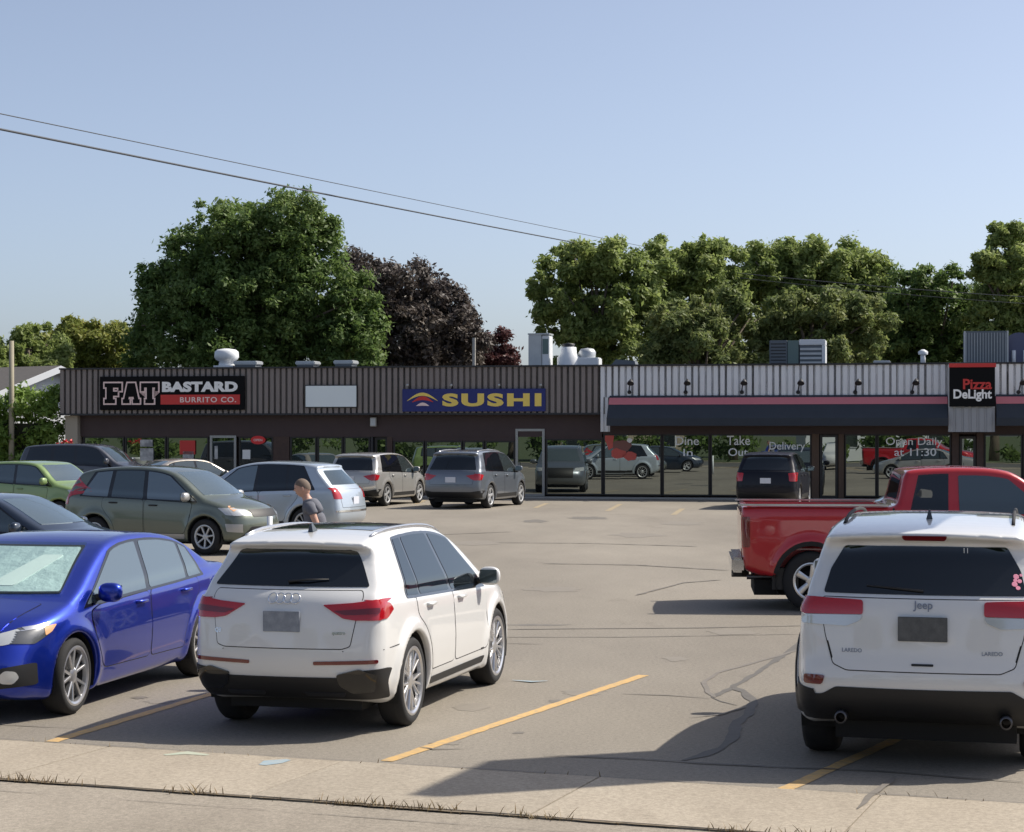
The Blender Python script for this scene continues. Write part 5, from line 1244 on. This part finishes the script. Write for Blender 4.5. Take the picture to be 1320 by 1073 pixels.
M['leaf_dark'] = leaf_mat('leaf_dark', (.075, .125, .035), (.13, .205, .055), (.23, .30, .10), .45)
M['leaf_mid'] = leaf_mat('leaf_mid', (.16, .21, .06), (.25, .32, .095), (.38, .43, .16), .5)
M['leaf_olive'] = leaf_mat('leaf_olive', (.12, .17, .055), (.19, .235, .08), (.30, .32, .12), .48)
M['leaf_light'] = leaf_mat('leaf_light', (.14, .18, .04), (.23, .27, .06), (.36, .33, .10), .4)
M['leaf_purple'] = leaf_mat('leaf_purple', (.055, .042, .042), (.10, .082, .072), (.17, .145, .12), .25)
M['leaf_maroon'] = leaf_mat('leaf_maroon', (.06, .022, .028), (.11, .045, .045), (.17, .08, .07), .3)
M['leaf_hedge'] = leaf_mat('leaf_hedge', (.12, .20, .035), (.20, .30, .06), (.30, .41, .11), .42)

def leaves(centres, radii, n, size, seed, squash=.85, up=.5):
    """n leaf faces spread over small clumps; returns verts, quads"""
    r = np.random.default_rng(seed); cen = np.array(centres); rad = np.array(radii)
    w = rad**2; k = r.choice(len(cen), n, p=w/w.sum())
    d = r.normal(size=(n, 3)); d /= np.linalg.norm(d, axis=1)[:, None]
    rr = r.random(n)**.5*(1+.45*(r.random(n) < .16)*r.random(n)); lump = 1+.22*np.sin(d[:, 0]*7+k)*np.sin(d[:, 1]*6+2*k)+.12*np.sin(d[:, 2]*11+k)
    P = cen[k]+d*(rad[k]*rr*lump)[:, None]*np.array([1, 1, squash])
    nrm = d*.8+r.normal(size=(n, 3))*.7+np.array([0, 0, up]); nrm /= np.linalg.norm(nrm, axis=1)[:, None]
    t = np.cross(nrm, r.normal(size=(n, 3))); t /= np.linalg.norm(t, axis=1)[:, None]; b = np.cross(nrm, t)
    s = size*(.55+.9*r.random(n))[:, None]
    V = np.empty((n, 4, 3)); V[:, 0] = P-t*s; V[:, 1] = P+b*s*.45-nrm*s*.12; V[:, 2] = P+t*s; V[:, 3] = P-b*s*.45-nrm*s*.12
    return V.reshape(-1, 3)
def quads_mesh(name, V, m, parent, kind=None):
    n = len(V)//4; me = bpy.data.meshes.new(name); me.vertices.add(len(V)); me.vertices.foreach_set('co', V.astype(np.float32).ravel())
    me.loops.add(4*n); me.loops.foreach_set('vertex_index', np.arange(4*n, dtype=np.int32))
    me.polygons.add(n); me.polygons.foreach_set('loop_start', np.arange(n, dtype=np.int32)*4)
    try: me.polygons.foreach_set('loop_total', np.full(n, 4, np.int32))
    except Exception: pass
    me.update(calc_edges=True); me.validate()
    return link(name, me, m, parent, False, kind)
def tree(label, x, y, blobs, n, size, leafm, seed, name='tree', group=None, clump=(.42, .75), per=16, trunk=.35, base_z=3.0, spike=0.0, up=.5):
    """blobs: (dx, dy, z, rx, rz) big masses of the crown; small clumps are strewn over each"""
    r = np.random.default_rng(seed); cen = []; rad = []
    for dx, dy, z, rx, rz in blobs:
        k = max(6, int(per*rx*rz/2.2))
        d = r.normal(size=(k, 3)); d /= np.linalg.norm(d, axis=1)[:, None]
        q = r.random(k)**.28*(.93+.14*r.random(k))
        for i in range(k):
            rc = clump[0]*.55+(clump[1]*1.15-clump[0]*.55)*r.random()**1.3
            f = max(.1, q[i]-rc*.45/max(rx, rz)); sp = 1+spike*abs(r.normal())*max(0, d[i][2])
            cen.append((dx+d[i][0]*rx*f, dy+d[i][1]*rx*f, z+d[i][2]*rz*f*sp)); rad.append(rc)
    for _ in range(int(len(cen)*.35)):                       # looser clumps that knit the masses together
        a, b = blobs[r.integers(len(blobs))], blobs[r.integers(len(blobs))]
        if math.hypot(a[0]-b[0], a[2]-b[2]) > 1.6*(a[3]+b[3]): continue
        t_ = r.random(); q = np.clip(r.normal(size=3)*.5, -.62, .62)
        cen.append((a[0]+(b[0]-a[0])*t_+q[0]*(a[3]+b[3])*.5, a[1]+(b[1]-a[1])*t_+q[1]*(a[3]+b[3])*.5, a[2]+(b[2]-a[2])*t_+q[2]*(a[4]+b[4])*.4)); rad.append(r.uniform(clump[0]*.6, clump[1]))
    t = thing(name, label, 'tree', (x, y, 0), 0, group)
    n = int(n*1.6); size *= .80
    V = leaves(cen, rad, n, size, seed+1, up=up); quads_mesh('crown', V, leafm, t)
    top = max(b[2] for b in blobs)
    mb = MB(); pts = [(0, 0, -.2), (.06, .02, base_z*.5), (0, .05, base_z), (.1, .1, (base_z+top)/2), (.05, .05, top)]
    mb.tube(pts, [trunk*1.25, trunk, trunk*.85, trunk*.5, trunk*.18], 9)
    for j in range(12):
        b = blobs[j % len(blobs)]; z0 = base_z+(top-base_z)*r.random()*.55; e = (b[0]+r.normal()*b[3]*.35, b[1]+r.normal()*b[3]*.3, b[2]+b[4]*r.uniform(-.2, .5))
        m_ = ((e[0])*.45, e[1]*.45, z0+(e[2]-z0)*.6); mb.tube([(0, 0, z0), m_, e], [trunk*.42, trunk*.22, .03], 6)
    mb.build('trunk', M['bark'], t, True); return t
def az(u, v, Y): return ((u-660)/2560*Y, Y, 2.4-(v-553)/2560*Y)
def tree_px(label, Y, px, n, size, leafm, seed, **k):
    """crown masses given as (bearing u, height v, radius in m across, radius in m up)"""
    cu = sum(p[0] for p in px)/len(px); x0 = (cu-660)/2560*Y; r = random.Random(seed); bl = []
    for u, v, rx, rz in px:
        dy = r.uniform(-1.2, 1.2); x, y_, z = az(u, v, Y+dy); bl.append((x-x0, dy, z, rx, rz))
    return tree(label, x0, Y, bl, n, size, leafm, seed, **k)

tree_px('big dense dark green maple behind the left shops, tallest tree in view', 93, [
    (300, 300, 2.3, 2.1), (375, 290, 2.3, 1.9), (405, 320, 1.7, 2.0), (250, 325, 1.6, 1.6), (340, 330, 3.0, 2.4), (235, 375, 2.2, 2.0), (290, 390, 3.0, 2.2), (200, 360, .9, .9),
    (360, 390, 3.2, 2.4), (425, 400, 2.3, 2.3), (215, 425, 2.0, 2.0), (455, 395, 1.4, 1.8), (270, 450, 3.0, 2.0), (350, 450, 3.0, 2.2), (430, 450, 2.6, 2.2), (462, 440, 1.3, 2.0), (330, 500, 4.6, 1.6), (185, 455, .9, 1.8)], 88000, .15, M['leaf_dark'], 11, clump=(.38, .62), per=30)
tree_px('dark purple leaved tree right of the big green maple', 100, [
    (480, 370, 2.0, 1.9), (530, 385, 2.4, 2.0), (575, 400, 1.6, 1.5), (500, 430, 3.2, 2.4), (560, 440, 2.7, 2.2), (460, 350, 1.2, 1.2), (592, 440, 1.2, 2.2), (520, 480, 3.6, 2.0)], 42000, .16, M['leaf_purple'], 21, clump=(.4, .65), per=24)
tree_px('small maroon leaved tree between the purple tree and the air handler', 106, [(635, 450, 1.3, 1.2), (655, 458, .9, .9), (618, 470, 1.5, 1.5), (640, 490, 1.9, 1.2)], 9000, .15, M['leaf_maroon'], 31, clump=(.35, .55))
tree_px('airy green tree with see through crown, left end of the right tree row', 96, [
    (735, 340, 1.6, 1.3), (790, 330, 1.5, 1.1), (710, 375, 1.2, 1.1), (760, 380, 1.9, 1.5), (815, 375, 1.4, 1.4), (705, 420, 1.0, 1.3), (745, 435, 1.5, 1.3), (800, 435, 1.7, 1.4), (840, 420, 1.2, 1.4), (770, 475, 2.6, 1.0), (693, 372, .5, .5), (762, 332, 1.5, .9), (835, 350, 1.3, 1.2), (780, 400, 2.2, 1.2)], 30000, .17, M['leaf_mid'], 41, clump=(.34, .58), per=13, trunk=.28, spike=.08)
tree_px('feathery green tree second from the left in the right tree row', 101, [
    (860, 330, 1.3, 1.2), (905, 330, 1.5, 1.3), (880, 370, 2.2, 1.7), (925, 380, 1.6, 1.6), (855, 410, 1.6, 1.4), (890, 440, 2.6, 1.6), (930, 325, 1.0, .9), (880, 345, 2.0, 1.2), (945, 370, 1.3, 1.2), (850, 370, 1.4, 1.4)], 38000, .16, M['leaf_mid'], 51, clump=(.34, .58), per=18, spike=.08)
tree_px('wide rounded green tree in the middle of the right tree row', 105, [
    (985, 340, 1.6, 1.3), (1040, 330, 1.9, 1.2), (1095, 340, 1.6, 1.3), (960, 370, 1.3, 1.4), (1020, 380, 2.8, 1.8), (1090, 385, 2.4, 1.7), (1125, 375, 1.1, 1.3), (1050, 430, 4.0, 2.0), (1140, 420, 1.4, 1.8), (1000, 350, 1.8, 1.3), (1065, 345, 1.8, 1.2), (1120, 355, 1.5, 1.3), (1100, 470, 4, 1.6)], 60000, .16, M['leaf_mid'], 61, clump=(.36, .6), per=20, spike=.08)
tree_px('low olive green bushy tree in front of the right row, left one', 90, [(880, 420, 1.7, 1.5), (930, 405, 1.9, 1.5), (900, 460, 2.6, 1.4), (965, 430, 1.5, 1.6), (850, 460, 1.3, 1.2)], 24000, .14, M['leaf_olive'], 71, clump=(.33, .55), per=20)
tree_px('low olive brown bushy tree in front of the right row, right one', 91, [(1020, 410, 1.6, 1.4), (1070, 400, 1.7, 1.5), (1115, 415, 1.6, 1.5), (1060, 455, 3.0, 1.5), (995, 450, 1.5, 1.4), (1010, 478, 2.0, 1.0)], 26000, .14, M['leaf_olive'], 81, clump=(.33, .55), per=20)
tree_px('dark green tree behind the tall black sign', 98, [(1175, 370, 1.3, 1.1), (1210, 375, 1.4, 1.3), (1160, 410, 1.9, 1.6), (1220, 410, 2.0, 1.6), (1190, 455, 3.2, 1.8), (1245, 390, 1.2, 1.4), (1150, 470, 2.4, 1.5), (1215, 480, 3.0, 1.5), (1260, 450, 2.2, 1.8)], 40000, .15, M['leaf_dark'], 91, clump=(.34, .56), per=20, spike=.08)
tree_px('tall loose grey green tree at the right edge', 94, [(1295, 305, 1.1, .9), (1275, 335, 1.0, .9), (1320, 330, 1.5, 1.2), (1290, 375, 1.5, 1.3), (1335, 380, 1.9, 1.6), (1285, 420, 1.8, 1.4), (1330, 440, 2.2, 1.6), (1262, 350, .5, .5), (1300, 340, 1.5, 1.2), (1305, 410, 2.2, 1.5)], 30000, .16, M['leaf_mid'], 101, clump=(.3, .52), per=15, spike=.08)
tree_px('green tree beyond the right edge of the roof', 99, [(1380, 350, 2.4, 2.0), (1420, 400, 2.6, 2.4), (1370, 430, 2.4, 2.0)], 16000, .17, M['leaf_mid'], 105, clump=(.34, .58), per=14)
tree_px('pale green tree at the far left behind the white gabled house', 92, [(42, 434, 1.1, .8), (25, 455, 1.4, 1.0), (60, 448, 1.3, 1.1), (5, 470, 1.4, 1.0), (50, 480, 2.6, 1.3), (15, 500, 2.2, 1.3)], 20000, .14, M['leaf_mid'], 111, clump=(.28, .48), per=15, spike=.08)
tree_px('yellow green tree left of the big dark maple', 97, [(105, 432, 1.5, .9), (145, 434, 1.5, .9), (125, 450, 2.4, 1.2), (85, 450, 1.5, 1.2), (160, 465, 1.3, 1.3), (100, 480, 3.0, 1.2), (150, 490, 2.4, 1.2)], 30000, .14, M['leaf_light'], 121, clump=(.3, .5), per=18)
tree_px('green tree beyond the left edge of the photo', 90, [(-60, 430, 2.0, 1.6), (-90, 400, 2.0, 1.8), (-30, 470, 1.8, 1.4), (-80, 480, 3, 2.2)], 12000, .17, M['leaf_mid'], 125, clump=(.34, .58), per=14)
# hedge
hd = thing('hedge', 'bright green leafy hedge left of the shops in front of the white gabled house', 'hedge', (-18.6, 73, 0), R(-8))
cen = []; rad = []
r = np.random.default_rng(5)
for i in range(520):
    x = r.uniform(-7, 2.0); cen.append((x, r.normal()*.6, r.uniform(.2, 3.5+.35*math.sin(x*1.1)+.2*math.sin(x*3.3)-(.25*max(0, x-1.8))))); rad.append(r.uniform(.3, .5))
quads_mesh('foliage', leaves(cen, rad, 60000, .10, 6), M['leaf_hedge'], hd)
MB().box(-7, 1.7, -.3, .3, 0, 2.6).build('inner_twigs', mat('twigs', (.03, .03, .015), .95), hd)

# white gabled house
def gable_house(label, x, y, rz, w, d, h, rise, wallm, roofm, facing='front', name='house', ov=.45, windows=()):
    t = thing(name, label, 'house', (x, y, 0), rz)
    MB().prism([(-w/2, 0), (w/2, 0), (w/2, h), (0, h+rise), (-w/2, h)][::-1], 0, d, 'y').build('wall', wallm, t)
    k = rise/(w/2); th = .14
    for s_ in (-1, 1):
        P = [(0, h+rise+.03), (s_*(w/2+ov), h-ov*k+.03), (s_*(w/2+ov), h-ov*k+.03+th), (0, h+rise+.03+th)]
        if s_ > 0: P = P[::-1]
        MB().prism(P, -ov, d+ov, 'y').build('roof', roofm, t)
        P = [(0, h+rise-.12), (s_*(w/2+ov), h-ov*k-.12), (s_*(w/2+ov), h-ov*k+.16), (0, h+rise+.16)]
        if s_ > 0: P = P[::-1]
        MB().prism(P, -ov-.03, -ov+.02, 'y').build('fascia_board', M['white_metal'], t)
    for (x0, x1, z0, z1) in windows:
        f = MB().box(x0, x1, -.05, .02, z0, z1).build('window', M['white_metal'], t)
        MB().box(x0+.07, x1-.07, -.06, -.045, z0+.07, z1-.07).build('pane', M['glass'], f)
    return t
M['shingle'] = mat('shingle', (.075, .07, .068), .9, noise=(5, .6, (.11, .10, .095)))
M['siding'] = mat('siding', (.74, .76, .78), .6); M['tan'] = mat('tan', (.40, .34, .26), .8); M['roof_red'] = mat('roof_red', (.16, .07, .05), .9)
gable_house('white gabled house with dark shingle roof left of the shops behind the hedge', -19.4, 84, R(50), 10.5, 13, 3.0, 1.9, M['siding'], M['shingle'], ov=.5)
gable_house('low house with dark roof at the left edge behind the hedge', -33, 100, R(8), 9, 8, 3.2, 1.75, M['tan'], M['shingle'])
# posts and wires
p = thing('utility_pole', 'pale wooden pole at the left edge before the white gabled house', 'pole', (-18.2, 72.2, 0)); MB().tube([(0, 0, 0), (0, 0, 5.6)], [.11, .085], 10).build('pole', mat('pole_wood', (.30, .27, .20), .85), p, True)
M['wire'] = mat('wire', (.05, .055, .065), .6)
def wire(label, a, b, sag, r, group=None):
    a, b = Vector(a), Vector(b); n = 40; pts = [a+(b-a)*(i/n)+Vector((0, 0, -sag*4*(i/n)*(1-i/n))) for i in range(n+1)]
    o = MB().tube(pts, r, 6).build('overhead_wire', M['wire'], None, True); tag(o, label, 'wire', group)
wire('lower and thicker overhead wire crossing the upper left sky', az(-320, 102, 34), az(790, 322, 103), .05, .028)
wire('thinner overhead wire running above the thick one at upper left', az(-320, 80, 35), az(850, 322, 106), .02, .013)
wire('thin utility wire in front of the trees at the right, upper one', az(950, 352, 88.5), az(1500, 392, 84), .15, .016); wire('thin utility wire in front of the trees at the right, lower one', az(950, 358, 88.5), az(1500, 402, 84), .15, .012)
up_ = thing('utility_pole', 'wooden utility pole hidden among the trees behind the shops', 'pole', az(850, 550, 106)[:2]+(0,)); MB().tube([(0, 0, 0), (0, 0, 12.4)], [.17, .12], 10).build('pole', M['bark'], up_, True); MB().box(-1, 1, -.06, .06, 11.6, 11.75).build('crossarm', M['bark'], up_)

# ---------------------------------------------------------------- the street side opposite, seen only in the shop glass
r = random.Random(3)
gable_house('tan house across the street with red brown roof', *S(-14, -27), R(160), 11, 8, 3, 2.2, M['tan'], M['roof_red'], windows=((-4, -2.4, 1, 2.4), (-.5, .5, 0, 2.1), (2, 4, 1, 2.4)))
gable_house('white house across the street with dark roof', *S(6, -27), R(160), 12, 8, 3.1, 2.3, M['siding'], M['shingle'], windows=((-4.4, -2.8, 1, 2.4), (-.5, .5, 0, 2.1), (2, 4, 1, 2.4)))
for k, (a, n_) in enumerate(((-32, -28), (-22, -33), (-5, -34), (2, -36), (15, -32), (24, -29), (34, -30), (-42, -30))):
    x, y = S(a, n_); h = r.uniform(7, 10)
    tree('leafy street tree across the road, number %s from the left of its row' % ['two', 'three', 'four', 'five', 'six', 'seven', 'eight', 'one'][k], x, y, [(0, 0, h*.62, 3.0, 2.6), (1.4, .5, h*.8, 2.1, 1.7), (-1.5, -.4, h*.75, 2.1, 1.8)], 4200, .34, M['leaf_mid' if k % 2 else 'leaf_dark'], 200+k, clump=(.7, 1.1), per=6)
for k, a in enumerate(range(-114, 49, 6)):
    x, y = S(a+r.uniform(-1, 1), -23.6+r.uniform(-.5, .5)); h = r.uniform(1.6, 3.6)
    t_ = thing('shrub', 'dark shrub in the long row of shrubs across the road', 'shrub', (x, y, 0), 0, 'shrubs across the road')
    quads_mesh('foliage', leaves([(r.uniform(-2.6, 2.6), r.uniform(-.6, .6), h*.5+r.uniform(-.3, .3)*h) for _ in range(12)], [h*.33]*12, 900, .26, 300+k), M['leaf_dark'], t_)
# guessed pylon sign, unseen off to the right, added to cast shade into the lot
py = thing('guessed_pylon_sign', 'guessed pylon sign right of the white suv, out of frame, added for its shadow', 'sign', (5.80, 15.85, 0), R(70))
MB().bbox(-.75, .75, -.12, .12, 4.7, 7.0, .02).build('sign_cabinet', M['sign_white'], py); MB().box(-.07, .07, -.07, .07, 0, 4.7).build('post', M['alu'], py)

# ---------------------------------------------------------------- planter with red flowers near the left shop
pl = thing('flower_planter', 'white pedestal planter with red flowers behind the olive suv by the left shop', 'planter', tuple(BW(bx(134), -3.2, 0)), 0)
MB().lathe([(.26, 0), (.22, .1), (.16, .2), (.15, .8), (.24, .95), (.36, 1.25), (.38, 1.32), (.30, 1.32), (.001, 1.25)], 20).build('pedestal', M['white_metal'], pl, True)
r = np.random.default_rng(9); quads_mesh('foliage', leaves([(r.normal()*.14, r.normal()*.14, 1.5+r.random()*.3) for _ in range(14)], [.16]*14, 900, .06, 10), M['leaf_mid'], pl)
quads_mesh('flowers', leaves([(r.normal()*.2, r.normal()*.2, 1.68+r.random()*.32) for _ in range(16)], [.06]*16, 300, .05, 12), mat('flower_red', (.55, .02, .03), .6), pl)
bp = thing('marker_post', 'short white marker post before the nose of the olive suv', 'post', (-3.93, 32.2, 0)); MB().tube([(0, 0, 0), (0, 0, .98)], .045, 10).build('post', M['white_metal'], bp, True)

# ---------------------------------------------------------------- the man walking
def skin_mesh(name, joints, bones, m, parent, sub=2, root=0):
    me = bpy.data.meshes.new(name); me.from_pydata([j[:3] for j in joints], bones, [])
    o = bpy.data.objects.new(name, me); C.objects.link(o)
    md = o.modifiers.new('s', 'SKIN'); md.use_smooth_shade = True
    ly = me.skin_vertices[0].data if len(me.skin_vertices) else None
    if ly is None:
        bpy.context.view_layer.objects.active = o; ly = me.skin_vertices[0].data
    for i, j in enumerate(joints):
        ly[i].radius = (j[3], j[4] if len(j) > 4 else j[3]); ly[i].use_root = (i == root)
    sm = o.modifiers.new('u', 'SUBSURF'); sm.levels = sub; sm.render_levels = sub
    dg = bpy.context.evaluated_depsgraph_get(); dg.update(); me2 = bpy.data.meshes.new_from_object(o.evaluated_get(dg))
    bpy.data.objects.remove(o); return link(name, me2, m, parent, True)
man = thing('person', 'man in dark grey t-shirt walking left with head bowed behind the white compact suv', 'person', (-2.50, 25.6, 0), R(180))
# +x is ahead of him, +y his left; slight stoop
J = [(0, 0, .95, .10, .10), (.02, 0, 1.12, .095, .095), (.06, 0, 1.30, .10, .10), (.11, 0, 1.43, .075, .075), (.145, 0, 1.50, .055), (.175, 0, 1.565, .06),
     (.20, 0, 1.64, .088, .075), (.20, 0, 1.70, .075, .068),
     (.09, .19, 1.41, .052), (-.02, .23, 1.14, .042), (.04, .23, .91, .030), (.06, .225, .85, .028),
     (.09, -.19, 1.41, .052), (.14, -.25, 1.13, .042), (.28, -.23, .95, .030), (.32, -.225, .91, .028),
     (0, .095, .88, .085), (.20, .10, .50, .058), (.16, .10, .12, .040), (.17, .10, .055, .038), (.29, .10, .035, .032),
     (0, -.095, .88, .085), (-.08, -.10, .48, .058), (-.34, -.10, .16, .040), (-.37, -.10, .08, .038), (-.26, -.10, .035, .032)]
Bn = [(0, 1), (1, 2), (2, 3), (3, 4), (4, 5), (5, 6), (6, 7), (3, 8), (8, 9), (9, 10), (10, 11), (3, 12), (12, 13), (13, 14), (14, 15), (0, 16), (16, 17), (17, 18), (18, 19), (19, 20), (0, 21), (21, 22), (22, 23), (23, 24), (24, 25)]
body = skin_mesh('body', J, Bn, M['skin'], man)
for (px_, py_, pz_), (dx_, dz_) in (((.06, .225, .85), (.1, -1)), ((.32, -.225, .91), (.35, -.9))):
    js = [(px_, py_, pz_, .026, .03), (px_+dx_*.05, py_, pz_+dz_*.05, .02, .034)]; bs = [(0, 1)]
    s_ = 1 if py_ > 0 else -1
    for i, (oy, ln) in enumerate(((-.027, .075), (-.009, .085), (.009, .08), (.027, .062))):
        a = len(js); bx0, bz0 = px_+dx_*.06, pz_+dz_*.06
        js += [(bx0, py_+oy, bz0, .0095), (bx0+dx_*ln*.5+.004, py_+oy, bz0+dz_*ln*.5, .0085), (bx0+dx_*ln*.8+.02, py_+oy, bz0+dz_*ln*.9, .0075)]; bs += [(1, a), (a, a+1), (a+1, a+2)]
    a = len(js); js += [(px_+.035, py_-s_*.01, pz_-.035, .011), (px_+.055, py_-s_*.012, pz_-.075, .009)]; bs += [(0, a), (a, a+1)]
    skin_mesh('hand', js, bs, M['skin'], man, 1)
# head details
def ell(name, c, rx, ry, rz, m, seg=14, rot=0):
    bm = bmesh.new(); bmesh.ops.create_uvsphere(bm, u_segments=seg, v_segments=seg//2+2, radius=1)
    for v in bm.verts: v.co = Vector((v.co.x*rx, v.co.y*ry, v.co.z*rz))
    return MB().bm(bm, Matrix.Translation(c) @ Matrix.Rotation(rot, 4, 'Y')).build(name, m, man, True)
ell('head', (.205, 0, 1.635), .100, .080, .122, M['skin'], 20, .35)
bm = bmesh.new(); bmesh.ops.create_uvsphere(bm, u_segments=20, v_segments=14, radius=1)
for v in bm.verts: v.co = Vector((v.co.x*.105, v.co.y*.085, v.co.z*.122))
bmesh.ops.bisect_plane(bm, geom=bm.verts[:]+bm.edges[:]+bm.faces[:], plane_co=(0, 0, .012), plane_no=(.62, 0, -.78), clear_outer=True)
MB().bm(bm, Matrix.Translation((.200, 0, 1.640)) @ Matrix.Rotation(.35, 4, 'Y')).build('hair', M['hair'], man, True)
MB().add([(.285, -.014, 1.60), (.285, .014, 1.60), (.285, 0, 1.645), (.325, 0, 1.598)], [(0, 1, 3), (1, 2, 3), (2, 0, 3), (0, 2, 1)]).build('nose', M['skin'], man, True)
for s_ in (-1, 1):
    ell('ear', (.195, s_*.080, 1.625), .020, .010, .032, M['skin'], 10); ell('eye', (.287, s_*.032, 1.632), .012, .012, .009, M['gap'], 8)
ell('mouth', (.283, 0, 1.565), .008, .024, .005, M['tail_dark'], 8)
def cloth(js, bs, name, m): return skin_mesh(name, js, bs, m, man)
cloth([(0, 0, .93, .16, .16), (.02, 0, 1.12, .155, .155), (.06, 0, 1.30, .165, .165), (.10, 0, 1.42, .12, .12), (.13, 0, 1.475, .072, .072), (.09, .20, 1.40, .075), (.045, .21, 1.33, .068), (.035, .215, 1.30, .068), (.09, -.20, 1.40, .075), (.10, -.215, 1.33, .068), (.105, -.22, 1.30, .068)],
      [(0, 1), (1, 2), (2, 3), (3, 4), (3, 5), (5, 6), (6, 7), (3, 8), (8, 9), (9, 10)], 'shirt', M['shirt'])
cloth([(0, 0, .93, .125, .165), (.02, .095, .84, .105), (.13, .10, .62, .095), (.17, .10, .54, .088), (.0, -.095, .84, .105), (-.05, -.10, .62, .095), (-.075, -.10, .54, .088)], [(0, 1), (1, 2), (2, 3), (0, 4), (4, 5), (5, 6)], 'shorts', M['shorts'])
for c_, a_ in (((.23, .10, .045), 0), ((-.31, -.10, .06), .3)):
    ell('shoe', c_, .14, .05, .05, M['white_metal'], 12, a_)
